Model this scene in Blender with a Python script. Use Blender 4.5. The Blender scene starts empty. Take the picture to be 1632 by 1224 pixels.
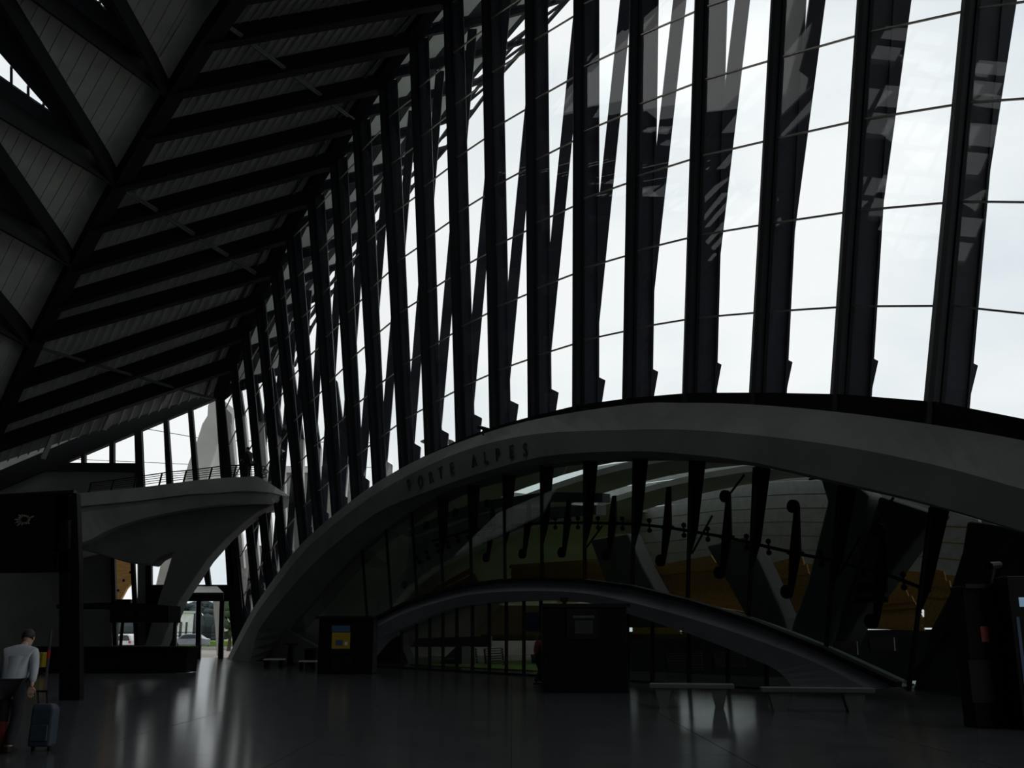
import bpy, bmesh, math, random
from mathutils import Vector, Matrix
random.seed(7)
V = Vector
S = bpy.context.scene
C = S.collection
# ------------------------------------------------------------------ camera
F, HZ, CAMH = 1600.0, 1008.0, 1.6
PITCH = math.atan((HZ - 612) / F)
cd = bpy.data.cameras.new('camera'); cam = bpy.data.objects.new('camera', cd); C.objects.link(cam)
cd.sensor_width = 36; cd.lens = F / 1632 * 36; cd.clip_end = 2000
cam.location = (0, 0, CAMH); cam.rotation_euler = (math.pi / 2 + PITCH, 0, 0)
S.camera = cam
# ------------------------------------------------------------------ world and exposure
S.view_settings.view_transform = 'Standard'; S.view_settings.look = 'None'
S.view_settings.gamma = 1; S.view_settings.use_curve_mapping = False
S.view_settings.exposure = 0.0
w = bpy.data.worlds.new('overcast_sky'); S.world = w; w.use_nodes = True
nt = w.node_tree; nt.nodes.clear()
out = nt.nodes.new('ShaderNodeOutputWorld'); bg = nt.nodes.new('ShaderNodeBackground')
tc = nt.nodes.new('ShaderNodeTexCoord'); mp = nt.nodes.new('ShaderNodeMapping'); mp.inputs['Scale'].default_value = (1, 1, 2.2)
nz = nt.nodes.new('ShaderNodeTexNoise'); nz.inputs['Scale'].default_value = 2.3; nz.inputs['Detail'].default_value = 5; nz.inputs['Roughness'].default_value = .5
rp = nt.nodes.new('ShaderNodeValToRGB')
rp.color_ramp.elements[0].position = .36; rp.color_ramp.elements[0].color = (.74, .80, .84, 1)
rp.color_ramp.elements[1].position = .58; rp.color_ramp.elements[1].color = (.98, .985, .98, 1)
nt.links.new(tc.outputs['Generated'], mp.inputs['Vector']); nt.links.new(mp.outputs['Vector'], nz.inputs['Vector'])
nt.links.new(nz.outputs['Fac'], rp.inputs['Fac']); nt.links.new(rp.outputs['Color'], bg.inputs['Color'])
bg.inputs['Strength'].default_value = 1.06
nt.links.new(bg.outputs['Background'], out.inputs['Surface'])

# ------------------------------------------------------------------ helpers
SP, CP = math.sin(PITCH), math.cos(PITCH)
EYE = V((0, 0, CAMH))
def ray(px, py):
    a = (px - 816) / F; b = (612 - py) / F
    return V((a, CP - b * SP, SP + b * CP))
def fl(px, py, z=0.0):
    d = ray(px, py); return EYE + d * ((z - CAMH) / d.z)
def atY(px, py, Y):
    d = ray(px, py); return EYE + d * (Y / d.y)
L0 = fl(370, 1050); R0 = fl(1430, 1111)
D = (R0 - L0).normalized(); N = V((-D.y, D.x, 0))      # N points outdoors, away from the hall
def onp(px, py, P, n):
    d = ray(px, py); return EYE + d * ((P - EYE).dot(n) / d.dot(n))
def fp(px, py, w=0.0):                                  # on the facade plane, moved w metres into the hall
    return onp(px, py, L0 - N * w, N)
def sz(s, z, w=0.0):
    return L0 + D * s + V((0, 0, z)) - N * w
def lerp(a, b, t): return a + (b - a) * t
def interp(pts, x):
    if x <= pts[0][0]:
        (x0, y0), (x1, y1) = pts[0], pts[1]
    elif x >= pts[-1][0]:
        (x0, y0), (x1, y1) = pts[-2], pts[-1]
    else:
        for i in range(len(pts) - 1):
            if pts[i][0] <= x <= pts[i + 1][0]:
                (x0, y0), (x1, y1) = pts[i], pts[i + 1]; break
    return y0 + (y1 - y0) * (x - x0) / (x1 - x0)

def mat(name, col, rough=.6, metal=0., var=.12, scale=3., bump=0., stretch=None, spec=.5):
    m = bpy.data.materials.new(name); m.use_nodes = True; t = m.node_tree; b = t.nodes['Principled BSDF']
    c = t.nodes.new('ShaderNodeTexCoord'); n = t.nodes.new('ShaderNodeTexNoise'); n.inputs['Scale'].default_value = scale; n.inputs['Detail'].default_value = 6
    src = c.outputs['Object']
    if stretch:
        q = t.nodes.new('ShaderNodeMapping'); q.inputs['Scale'].default_value = stretch; t.links.new(src, q.inputs['Vector']); src = q.outputs['Vector']
    t.links.new(src, n.inputs['Vector'])
    r = t.nodes.new('ShaderNodeValToRGB')
    r.color_ramp.elements[0].position = .3; r.color_ramp.elements[1].position = .7
    r.color_ramp.elements[0].color = tuple(v * (1 - var) for v in col) + (1,)
    r.color_ramp.elements[1].color = tuple(min(1, v * (1 + var)) for v in col) + (1,)
    t.links.new(n.outputs['Fac'], r.inputs['Fac']); t.links.new(r.outputs['Color'], b.inputs['Base Color'])
    b.inputs['Roughness'].default_value = rough; b.inputs['Metallic'].default_value = metal
    b.inputs['Specular IOR Level'].default_value = spec
    if bump:
        u = t.nodes.new('ShaderNodeBump'); u.inputs['Strength'].default_value = bump; u.inputs['Distance'].default_value = .02
        t.links.new(n.outputs['Fac'], u.inputs['Height']); t.links.new(u.outputs['Normal'], b.inputs['Normal'])
    return m
def glass(name, tint, refl=1.0, rough=0.0):
    m = bpy.data.materials.new(name); m.use_nodes = True; t = m.node_tree; t.nodes.clear()
    o = t.nodes.new('ShaderNodeOutputMaterial'); mx = t.nodes.new('ShaderNodeMixShader')
    tr = t.nodes.new('ShaderNodeBsdfTransparent'); gl = t.nodes.new('ShaderNodeBsdfGlossy'); fr = t.nodes.new('ShaderNodeFresnel')
    t.nodes.remove(fr); tr.inputs['Color'].default_value = tint + (1,); gl.inputs['Roughness'].default_value = rough
    gl.inputs['Color'].default_value = (refl, refl, refl, 1)
    g = t.nodes.new('ShaderNodeNewGeometry'); dt = t.nodes.new('ShaderNodeVectorMath'); dt.operation = 'DOT_PRODUCT'
    t.links.new(g.outputs['Normal'], dt.inputs[0]); t.links.new(g.outputs['Incoming'], dt.inputs[1])
    def mth(op, a, b=None):
        q = t.nodes.new('ShaderNodeMath'); q.operation = op
        for k, v in ((0, a), (1, b)):
            if v is None: continue
            if isinstance(v, (int, float)): q.inputs[k].default_value = v
            else: t.links.new(v, q.inputs[k])
        return q.outputs[0]
    c1 = mth('SUBTRACT', 1.0, mth('ABSOLUTE', dt.outputs['Value']))
    fz = mth('ADD', mth('MULTIPLY', mth('POWER', c1, 5.0), .9), .035)   # Schlick's curve, the same from either side
    t.links.new(fz, mx.inputs['Fac']); t.links.new(tr.outputs['BSDF'], mx.inputs[1]); t.links.new(gl.outputs['BSDF'], mx.inputs[2]); t.links.new(mx.outputs['Shader'], o.inputs['Surface'])
    return m
def emit(name, col, st):
    m = bpy.data.materials.new(name); m.use_nodes = True; b = m.node_tree.nodes['Principled BSDF']
    b.inputs['Base Color'].default_value = col + (1,); b.inputs['Emission Color'].default_value = col + (1,); b.inputs['Emission Strength'].default_value = st
    return m
M = dict(
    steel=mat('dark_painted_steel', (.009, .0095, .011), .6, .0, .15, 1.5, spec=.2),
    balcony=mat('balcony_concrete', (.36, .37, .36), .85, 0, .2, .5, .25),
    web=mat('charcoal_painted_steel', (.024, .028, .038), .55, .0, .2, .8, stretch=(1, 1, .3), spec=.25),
    grey_steel=mat('grey_painted_steel', (.06, .065, .07), .5, .0, .15, 1.5),
    bar=mat('bronze_metal', (.34, .31, .27), .35, .5, .1, 4),
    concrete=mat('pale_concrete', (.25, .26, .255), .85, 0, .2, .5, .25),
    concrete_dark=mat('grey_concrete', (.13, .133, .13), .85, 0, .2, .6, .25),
    concrete_out=mat('weathered_outdoor_concrete', (.58, .57, .54), .9, 0, .16, .35, .2),
    painted=mat('bluish_painted_concrete', (.40, .43, .49), .7, 0, .12, .8),
    deck=mat('roof_deck_sheet', (.36, .37, .35), .6, .1, .12, 1., spec=.25),
    floor=mat('polished_dark_stone', (.075, .08, .086), .15, 0, .22, .9, .02),
    joint=mat('dark_joint', (.01, .01, .01), .8),
    black=mat('black_laminate', (.004, .004, .0045), .6, 0, .2, 2, spec=.15),
    black2=mat('black_plastic', (.009, .009, .010), .5, 0, .2, 2, spec=.2),
    timber=mat('oiled_timber', (.62, .34, .10), .6, 0, .25, 2.5, .1, (.6, 6, 6)),
    pale_timber=mat('pale_timber', (.85, .66, .34), .6, 0, .2, 2.5, .1, (.6, 6, 6)),
    soffit=mat('pale_canopy_sheet', (.72, .77, .73), .7, 0, .1, .6),
    glass=glass('facade_glass', (.97, .985, .99)),
    dglass=glass('tinted_glass', (.74, .79, .77)),
    white=mat('white_paint', (.75, .75, .75), .4),
    shirt=mat('white_cotton', (.42, .46, .50), .9, 0, .08, 8, .2),
    darkcloth=mat('dark_trousers_cloth', (.02, .02, .025), .9, 0, .2, 9, .2),
    jacket=mat('black_jacket_cloth', (.015, .015, .017), .9, 0, .2, 9, .2),
    redcloth=mat('dark_red_cloth', (.16, .015, .015), .85, 0, .2, 9, .2),
    skin=mat('skin', (.50, .32, .24), .6, 0, .08, 12),
    hair=mat('dark_hair', (.03, .022, .018), .7, 0, .3, 30),
    shoe=mat('dark_leather', (.02, .018, .016), .4),
    bluecase=mat('blue_grey_nylon', (.03, .045, .065), .7, 0, .2, 12, .2),
    yellow=mat('yellow_plastic', (.45, .33, .02), .5),
    red=mat('red_enamel', (.45, .02, .02), .4),
    grass=mat('lawn_grass', (.17, .28, .04), .95, 0, .35, 6, .3),
    asphalt=mat('asphalt', (.16, .16, .165), .9, 0, .15, 4, .2),
    gravel=mat('pale_paving', (.42, .38, .33), .9, 0, .2, 3, .2),
    leaf=mat('foliage', (.05, .085, .035), .95, 0, .5, 1.5, .3),
    leaf2=mat('dark_foliage', (.035, .05, .05), .95, 0, .5, .3, .3),
    bark=mat('bark', (.10, .07, .05), .9, 0, .3, 8, .4),
    carw=mat('white_car_paint', (.75, .76, .78), .25),
    carg=mat('grey_car_paint', (.28, .30, .34), .25),
    tyre=mat('tyre_rubber', (.02, .02, .02), .8),
    carglass=mat('car_window_glass', (.03, .035, .04), .1),
    brick=mat('grey_masonry', (.22, .21, .20), .9, 0, .2, 2.5, .2),
    blue=mat('blue_enamel', (.05, .10, .30), .4),
    lamp=emit('lit_screen_blue', (.35, .55, .75), .22),
    poster_y=emit('lit_poster_yellow', (.26, .18, .015), .03),
    poster_b=emit('lit_poster_blue', (.03, .07, .14), .03),
    soffit_dim=mat('printed_leaf_green', (.20, .24, .16), .7),
    led=emit('faint_screen', (.02, .021, .022), .02),
)
class MB:
    def __init__(s): s.v = []; s.f = []
    def add(s, vs, fs):
        o = len(s.v); s.v += [tuple(p) for p in vs]; s.f += [tuple(i + o for i in f) for f in fs]; return s
    def box(s, a, b):
        x0, y0, z0 = a; x1, y1, z1 = b
        return s.add([(x0,y0,z0),(x1,y0,z0),(x1,y1,z0),(x0,y1,z0),(x0,y0,z1),(x1,y0,z1),(x1,y1,z1),(x0,y1,z1)],
                     [(0,3,2,1),(4,5,6,7),(0,1,5,4),(1,2,6,5),(2,3,7,6),(3,0,4,7)])
    def prism(s, pts, vec):                             # planar outline pushed along vec
        n = len(pts); vec = V(vec); P = [V(p) for p in pts]
        return s.add(P + [p + vec for p in P], [tuple(range(n))[::-1], tuple(range(n, 2 * n))] + [(i, (i + 1) % n, (i + 1) % n + n, i + n) for i in range(n)])
    def bar(s, p, q, w, h, up=(0, 0, 1)):               # rectangular bar; w across, h along up
        p = V(p); q = V(q); a = (q - p).normalized(); up = V(up)
        r = a.cross(up)
        if r.length < 1e-4: r = a.cross(V((0, 1, 0)))
        r.normalize(); u = r.cross(a)
        o = [r * w / 2 + u * h / 2, -r * w / 2 + u * h / 2, -r * w / 2 - u * h / 2, r * w / 2 - u * h / 2]
        return s.add([p + x for x in o] + [q + x for x in o], [(0,1,2,3),(7,6,5,4),(0,4,5,1),(1,5,6,2),(2,6,7,3),(3,7,4,0)])
    def tube(s, pts, r, n=8):
        P = [V(p) for p in pts]; rs = r if isinstance(r, (list, tuple)) else [r] * len(P); vs = []; fs = []
        for i, p in enumerate(P):
            a = (P[min(i + 1, len(P) - 1)] - P[max(i - 1, 0)]).normalized()
            u = a.cross(V((0, 0, 1)));
            if u.length < 1e-3: u = a.cross(V((0, 1, 0)))
            u.normalize(); v = a.cross(u)
            for k in range(n):
                t = 2 * math.pi * k / n; vs.append(p + (u * math.cos(t) + v * math.sin(t)) * rs[i])
        for i in range(len(P) - 1):
            for k in range(n):
                fs.append((i * n + k, i * n + (k + 1) % n, (i + 1) * n + (k + 1) % n, (i + 1) * n + k))
        fs.append(tuple(range(n))[::-1]); fs.append(tuple((len(P) - 1) * n + k for k in range(n)))
        return s.add(vs, fs)
    def ball(s, c, r, nu=10, nv=7):
        c = V(c); rr = V(r) if isinstance(r, (tuple, list)) else V((r, r, r)); vs = [c + V((0, 0, rr.z))]; fs = []
        for j in range(1, nv):
            ph = math.pi * j / nv
            for k in range(nu):
                t = 2 * math.pi * k / nu; vs.append(c + V((rr.x * math.sin(ph) * math.cos(t), rr.y * math.sin(ph) * math.sin(t), rr.z * math.cos(ph))))
        vs.append(c - V((0, 0, rr.z)))
        for k in range(nu): fs.append((0, 1 + k, 1 + (k + 1) % nu))
        for j in range(nv - 2):
            for k in range(nu):
                a = 1 + j * nu + k; b = 1 + j * nu + (k + 1) % nu; fs.append((a, a + nu, b + nu, b))
        e = len(vs) - 1; o = 1 + (nv - 2) * nu
        for k in range(nu): fs.append((e, o + (k + 1) % nu, o + k))
        return s.add(vs, fs)
    def loft(s, secs, close=True):                      # list of rings with equal counts, open ends capped
        n = len(secs[0]); vs = [p for r in secs for p in r]; fs = []
        for i in range(len(secs) - 1):
            for k in range(n if close else n - 1):
                fs.append((i * n + k, i * n + (k + 1) % n, (i + 1) * n + (k + 1) % n, (i + 1) * n + k))
        if close: fs.append(tuple(range(n))[::-1]); fs.append(tuple((len(secs) - 1) * n + k for k in range(n)))
        return s.add(vs, fs)
    def build(s, name, m, parent=None, bevel=0, smooth=False, sub=0):
        me = bpy.data.meshes.new(name); 
        off = V(parent.location) if parent is not None and parent.type == 'EMPTY' else V((0, 0, 0))
        me.from_pydata([tuple(V(p) - off) for p in s.v], [], s.f); me.materials.append(m)
        bm = bmesh.new(); bm.from_mesh(me); bmesh.ops.recalc_face_normals(bm, faces=bm.faces); bm.to_mesh(me); bm.free()
        o = bpy.data.objects.new(name, me); C.objects.link(o)
        if parent is not None: o.parent = parent
        if smooth: me.polygons.foreach_set('use_smooth', [True] * len(me.polygons))
        if bevel:
            b = o.modifiers.new('bevel', 'BEVEL'); b.width = bevel; b.segments = 2; b.limit_method = 'ANGLE'
        if sub:
            b = o.modifiers.new('sub', 'SUBSURF'); b.levels = sub; b.render_levels = sub
        return o
def empty(name, loc=(0, 0, 0)):
    o = bpy.data.objects.new(name, None); o.location = loc; o.empty_display_size = .2; C.objects.link(o); return o
def tag(o, label=None, cat=None, group=None, kind=None):
    if label: o['label'] = label
    if cat: o['category'] = cat
    if group: o['group'] = group
    if kind: o['kind'] = kind
    return o
def struct(name, loc=(0, 0, 0)): return tag(empty(name, loc), kind='structure')

# ------------------------------------------------------------------ floor and ground
base = MB().box((-75, -30, -.30), (75, 66.3, -.012)).build('floor', M['joint']); tag(base, kind='structure')
sl = MB().box((0, 0, -.012), (2.985, 2.985, 0)); slab_me = None
for j in range(2, 22):
    for i in range(-8, 7):
        x = i * 3.0; y = j * 3.0 + 2.3
        if abs(x) > y * .62 + 3: continue
        if slab_me is None:
            o = sl.build('floor_slab', M['floor'], base); slab_me = o.data
        else:
            o = bpy.data.objects.new('floor_slab', slab_me); C.objects.link(o); o.parent = base
        o.location = (x, y, 0)
st = MB()
for j in range(-8, 22):
    for i in range(-22, 22):
        x = i * 3.0; y = j * 3.0 + 2.3
        if -8 <= i < 7 and 2 <= j < 22 and abs(x) <= y * .62 + 3: continue
        if y < -27: continue
        st.box((x, y, -.012), (x + 2.985, y + 2.985, 0))
tag(st.build('outer_floor_slabs', M['floor'], base), kind='stuff')
g = MB().box((-400, 66.3, -.5), (400, 700, -.05)).box((20, -100, -.5), (400, 66.3, -.31)).build('ground', M['asphalt']); tag(g, kind='structure')
tag(MB().prism([sz(-2, -.3, -27), sz(80, -.3, -27), sz(80, -.3, -90), sz(-2, -.3, -90)], (0, 0, .25)).build('station_paving', M['gravel']), kind='structure')
tag(MB().box((-60, 66.3, -.05), (40, 97, -.005)).build('forecourt_paving', M['gravel']), kind='structure')
tag(MB().box((-120, 126, -.05), (60, 139, .55)).build('grass_verge', M['grass']), kind='structure')
tag(MB().box((-120, 97, -.05), (60, 97.6, .12)).build('kerb_wall', M['gravel']), kind='structure')

# ------------------------------------------------------------------ the frames: base and top of every rib
RB = [(1475,648,1536,0),(1325,635,1368,0),(1195,632,1230,0),(1088,632,1108,0),(992,640,1004,0),(912,651,914,0),(841,668,836,0),(780,685,767,0),
      (726,705,706,0),(677,728,652,60),(636,748,603,127),(594,775,561,190),(560,799,525,250),(529,826,489,310),(501,850,455,368),(478,872,430,424),
      (447,908,406,476),(424,940,384,525),(404,970,366,575),(382,1010,346,632)]
ZT = [36.5,36.4,36.2,35.9,35.5,35.0,34.3,33.5,32.6]
ribs = []
for i, (a, b, c, d) in enumerate(RB):
    P = fp(a, b); T = atY(c, d, P.y)
    k = (T.x - P.x) / (T.z - P.z)
    if i < 9: T = V((P.x + k * (ZT[i] - P.z), P.y, ZT[i]))
    ribs.append((P, T))
# ribs further right, outside the picture
for s, z, k in [(53.4, 5.5, .235), (56.3, 3.6, .28), (59.0, 1.2, .33)]:
    P = sz(s, z); ribs.insert(0, (P, V((P.x + k * (36.5 - z), P.y, 36.5))))
NR = len(ribs)
def spine(Y):
    tab = [(14, 14.6, 36.6), (20, 8.8, 36.5), (26, 2.9, 36.2), (32, -3.1, 35.0), (36, -7.1, 33.8), (40, -11.0, 32.2), (44.1, -15.08, 30.2), (46.25, -17.15, 28.8), (48.2, -19.1, 27.3),
           (50.4, -21.3, 25.55), (52.3, -23.2, 23.9), (54.1, -25.0, 22.1), (57.5, -28.3, 18.9), (61.1, -31.7, 14.8), (64.4, -34.7, 11.2), (66, -36.2, 9.5)]
    for a, b in zip(tab, tab[1:]):
        if a[0] <= Y <= b[0] or b is tab[-1]:
            t = (Y - a[0]) / (b[0] - a[0]); return V((lerp(a[1], b[1], t), Y, lerp(a[2], b[2], t)))

# ------------------------------------------------------------------ glazed wall: ribs, struts, bars, panes
wr = struct('wall_right')
GOFF = .42
def ribw(i): return 1.2 - .050 * max(0, i - 2 - 4)
def stw(i): return .57 - .011 * max(0, i - 3)
def rib_x(i, z, off=0):
    P, T = ribs[i]; return P.x + (T.x - P.x) * (z - P.z) / (T.z - P.z) + off
def slope(i):
    j = i - 3
    return .066 + .0066 * max(0, j)
for i, (P, T) in enumerate(ribs):
    RIBW = ribw(i); STW = stw(i); RT_ = max(RIBW, 1.0 - .12 * max(0, i - 16))
    Y = P.y; zb = P.z - .6; zt = T.z
    def pl(off0, off1, z0=zb, z1=zt): # four corner offsets
        return [V((rib_x(i, z0, off0[0]), Y, z0)), V((rib_x(i, z0, off0[1]), Y, z0)), V((rib_x(i, z1, off1[1]), Y, z1)), V((rib_x(i, z1, off1[0]), Y, z1))]
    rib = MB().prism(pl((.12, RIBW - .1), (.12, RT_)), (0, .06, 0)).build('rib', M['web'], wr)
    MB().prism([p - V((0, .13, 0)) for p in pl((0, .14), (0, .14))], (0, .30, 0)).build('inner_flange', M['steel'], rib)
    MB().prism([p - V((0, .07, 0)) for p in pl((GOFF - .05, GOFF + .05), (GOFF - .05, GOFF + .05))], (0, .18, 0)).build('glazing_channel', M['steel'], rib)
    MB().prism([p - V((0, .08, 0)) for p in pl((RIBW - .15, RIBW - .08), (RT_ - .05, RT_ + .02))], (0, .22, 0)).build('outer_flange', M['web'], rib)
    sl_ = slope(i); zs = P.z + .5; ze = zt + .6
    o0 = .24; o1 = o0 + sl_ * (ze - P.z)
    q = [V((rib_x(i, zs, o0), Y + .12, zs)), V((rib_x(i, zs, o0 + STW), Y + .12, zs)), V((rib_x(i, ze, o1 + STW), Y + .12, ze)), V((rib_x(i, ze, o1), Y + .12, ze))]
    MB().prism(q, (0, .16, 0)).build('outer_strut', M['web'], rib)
    # stepped bracket at the foot
    kb = 1.0 if i < 10 else max(.5, 1 - (i - 10) * .06)
    xb = lambda z, o: V((rib_x(i, z, o), Y - .02, z))
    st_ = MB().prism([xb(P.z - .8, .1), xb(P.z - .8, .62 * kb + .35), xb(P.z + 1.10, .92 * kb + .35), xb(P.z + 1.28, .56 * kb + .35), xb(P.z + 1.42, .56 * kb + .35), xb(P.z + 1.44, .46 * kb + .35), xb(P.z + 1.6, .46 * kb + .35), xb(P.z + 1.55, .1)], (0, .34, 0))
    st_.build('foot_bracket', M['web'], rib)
    # haunch at the head
    if T.z < 34:
        MB().prism([V((T.x + .1, Y - .05, T.z + .3)), V((T.x + .1, Y - .05, T.z - .9)), V((T.x + .45, Y - .05, T.z - .3)), V((T.x + .9, Y - .05, T.z + .1)), V((T.x + 1.1, Y - .05, T.z + .4))], (0, .1, 0)).build('head_gusset', M['steel'], rib)
def gp(i, z): return V((rib_x(i, z, GOFF), ribs[i][0].y, z))
for i in range(NR - 1):
    a, b = ribs[i + 1], ribs[i]                    # a is the farther rib, b the nearer
    sc = 1.0 if i < 6 else max(.80, 1 - (i - 6) * .0155)
    levels = [-.1] + [(2.75 + 3.0 * k) * sc for k in range(12)]
    top = [a[1].z - a[0].z, b[1].z - b[0].z]
    for k in range(len(levels) - 1):
        s0, s1 = levels[k], levels[k + 1]
        za0, zb0 = a[0].z + s0, b[0].z + s0
        if za0 > a[1].z - .2 or zb0 > b[1].z - .2: break
        za1, zb1 = min(a[0].z + s1, a[1].z), min(b[0].z + s1, b[1].z)
        pa0, pb0, pb1, pa1 = gp(i + 1, za0), gp(i, zb0), gp(i, zb1), gp(i + 1, za1)
        MB().prism([pa0, pb0, pb1, pa1], (.02, 0, 0)).build('pane', M['glass'], wr)
        if k > 0: MB().bar(pa0, pb0, .07, .05).build('glazing_bar', M['bar'], wr)
# dark sill on the arch under the panes, right half
sb = MB()
for i in range(0, 13):
    a, b = ribs[i + 1][0], ribs[i][0]
    t0 = .2 if i > 7 else (.5 if i > 4 else .72)
    MB().bar(a + V((.4, 0, -t0 / 2 + .08)), b + V((.4, 0, -t0 / 2 + .08)), .6, t0).build('sill', M['steel'], wr)

# ------------------------------------------------------------------ great arch
A = [(361,1052),(394,986),(427,935),(480,867),(560,798),(636,748),(726,707),(841,671),(1000,645),(1090,642),(1188,644),(1321,655),(1468,674),(1632,702)]
B = [(368,1054),(401,990),(436,940),(490,873),(574,804),(650,758),(740,718),(850,692),(1000,685),(1095,685),(1200,693),(1340,711),(1490,741),(1640,782)]
Cc = [(398,1056),(412,1006),(448,956),(508,890),(596,820),(677,785),(762,755),(869,727),(1005,719),(1095,724),(1195,736),(1330,766),(1480,802),(1635,848)]
Dd = [(418,1056),(455,1006),(490,965),(545,902),(615,841),(698,788),(775,761),(869,738),(1005,729),(1095,732),(1200,742),(1335,772),(1485,807),(1640,852)]
def arch_ring(k):
    a = fp(*A[k], .15); b = fp(*B[k], 1.0); c = fp(*Cc[k], 1.05); d = fp(*Dd[k], .15)
    e = d + N * 1.2; f = a + N * 1.2
    return [a, b, c, d, e, f]
rings = [arch_ring(k) for k in range(len(A))]
def dense(rs, m=4):                                   # Catmull-Rom along the rings so that the edges run as curves
    o = []
    for i in range(len(rs) - 1):
        p0 = rs[max(i - 1, 0)]; p1 = rs[i]; p2 = rs[i + 1]; p3 = rs[min(i + 2, len(rs) - 1)]
        for q in range(m):
            t = q / m
            o.append([(p1[j] * 2 + (p2[j] - p0[j]) * t + (p0[j] * 2 - p1[j] * 5 + p2[j] * 4 - p3[j]) * t * t + (p1[j] * 3 - p0[j] - p2[j] * 3 + p3[j]) * t ** 3) * .5 for j in range(len(p1))])
    o.append(rs[-1]); return o
last = rings[-1]
for ds, dz, k in [(2.6, -1.0, 1.05), (5.0, -2.6, 1.1), (7.0, -4.6, 1.15), (8.5, -6.6, 1.2)]:
    r = [p + D * ds * (1.0) + V((0, 0, dz)) for p in last]
    rings.append(r)
arch = MB().loft(dense(rings)).build('arch', M['concrete'])
# low concrete wall joining the arch foot to the inner arch
w_ = MB().prism([fp(418, 1057, .2), fp(418, 1003, .2), fp(455, 1003, .2), fp(505, 1031, .2), fp(560, 1062, .2)], N * .9)
w_.build('foot_wall', M['concrete_dark'], arch)
tag(arch, 'broad grey concrete arch with raised letters, carrying the feet of the tall dark ribs', 'arch')
# lettering
def letter(ch, px, py, ang, size):
    cu = bpy.data.curves.new('l', 'FONT'); cu.body = ch; cu.size = size; cu.extrude = .02; cu.offset = .004; cu.align_x = 'CENTER'; cu.align_y = 'CENTER'
    tmp = bpy.data.objects.new('l', cu); C.objects.link(tmp); bpy.context.view_layer.update()
    me = bpy.data.meshes.new_from_object(tmp.evaluated_get(bpy.context.evaluated_depsgraph_get())); bpy.data.objects.remove(tmp)
    P = fp(px, py, 1.08)
    xd = D * math.cos(ang) + V((0, 0, math.sin(ang))); zd = -N; yd = zd.cross(xd)
    xd = xd * .78
    mt = Matrix((xd, yd, zd)).transposed().to_4x4(); mt.translation = P
    me.transform(mt); me.materials.clear(); me.materials.append(M['bar_d'])
    o = bpy.data.objects.new('letter', me); C.objects.link(o); o.parent = arch
M['bar_d'] = mat('dark_bronze', (.05, .045, .04), .5, .3)
sch = [('P',651.5,772),('O',670,766.5),('R',687,760.5),('T',702,754),('E',720,747),('A',755.5,734),('L',774,729.5),('P',793,724.5),('E',815,720),('S',837,717)]
for n_, (ch, x, y) in enumerate(sch):
    ang = lerp(math.radians(19), math.radians(3), n_ / 9)
    letter(ch, x, y + 1, ang, .74)

# ------------------------------------------------------------------ inner (lower) arch
la_t = [(540,1034),(596,991),(645,966),(694,949),(745,936),(800,929),(870,927),(932,929),(1008,939),(1100,962),(1200,993),(1310,1037),(1432,1094)]
la_c = [(552,1038),(600,1000),(648,976),(697,960),(747,948),(800,943),(870,942),(935,946),(1001,959),(1098,985),(1200,1018),(1300,1056),(1385,1099)]
la_b = [(575,1050),(600,1020),(638,1003),(706,973),(750,964),(800,958.5),(870,957),(944,962),(1010,981),(1104,1012),(1190,1046),(1238,1068),(1262,1094)]
rg = []
for a, b, c in zip(la_t, la_c, la_b):
    p, q, r = fp(*a, .45), fp(*b, .55), fp(*c, .35); rg.append([p, q, r, r + N * .8, p + N * .8])
arch2 = MB().loft(dense(rg)).build('arch', M['painted'])
tag(arch2, 'low pale bluish arch spanning the lower glazing behind the two black kiosks', 'arch')
tp = [(x, y - 3.5) for x, y in la_t]
fr = MB()
for a, b in zip(la_t[1:], la_t[2:]): fr.bar(fp(a[0], a[1] - 3, .5), fp(b[0], b[1] - 3, .5), .3, .14)
fr.build('capping', M['steel'], arch2)

# ------------------------------------------------------------------ glazing under the great arch
we = struct('window_1')
MUL = [(577,586),(615,624),(656,665),(698,707),(747,752),(803,805),(863,864),(932,932),(1011,1008),(1101,1096),(1203,1193),(1338,1316),(1484,1448)]
def dy(x): return interp(Dd, x)
def ly(x): return interp(la_t, x)
for k, (t, b) in enumerate(MUL):
    wd = .05 if k < 6 else .07
    MB().bar(fp(t, dy(t) + 2), fp(b, ly(b)), wd, .12, N).build('mullion', M['steel'], we)
for k in range(len(MUL) - 1):
    (t0, b0), (t1, b1) = MUL[k], MUL[k + 1]
    MB().prism([fp(t0, dy(t0)), fp(t1, dy(t1)), fp(b1, ly(b1)), fp(b0, ly(b0))], N * .02).build('pane', M['dglass'], we)
MB().prism([fp(455, 1008), fp(500, 955), fp(540, 907), fp(577, dy(577)), fp(586, ly(586)), fp(540, 1036), fp(505, 1036)], N * .02).build('pane', M['dglass'], we)
MB().prism([fp(1484, dy(1484)), fp(1640, 853), fp(1640, 1130), fp(1432, 1095), fp(1448, ly(1448))], N * .02).build('pane', M['dglass'], we)
LOW = [640, 664, 685, 706, 728, 753, 780, 807, 835, 862, 900, 945, 1000, 1040, 1098, 1160, 1222]
def by(x): return interp(la_b[:12], x)
def flo(x): return 1065 + (x - 645) * .0592
wl = struct('window_2')
for x in LOW:
    MB().bar(fp(x, by(x) - 2, .1), fp(x, flo(x), .1), .07, .12, N).build('mullion', M['steel'], wl)
for x0, x1 in zip(LOW, LOW[1:]):
    MB().prism([fp(x0, by(x0), .08), fp(x1, by(x1), .08), fp(x1, flo(x1), .08), fp(x0, flo(x0), .08)], N * .02).build('pane', M['dglass'], wl)
MB().bar(fp(600, flo(600), .1), fp(1262, flo(1262), .1), .12, .12).build('bottom_rail', M['steel'], wl)

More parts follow.
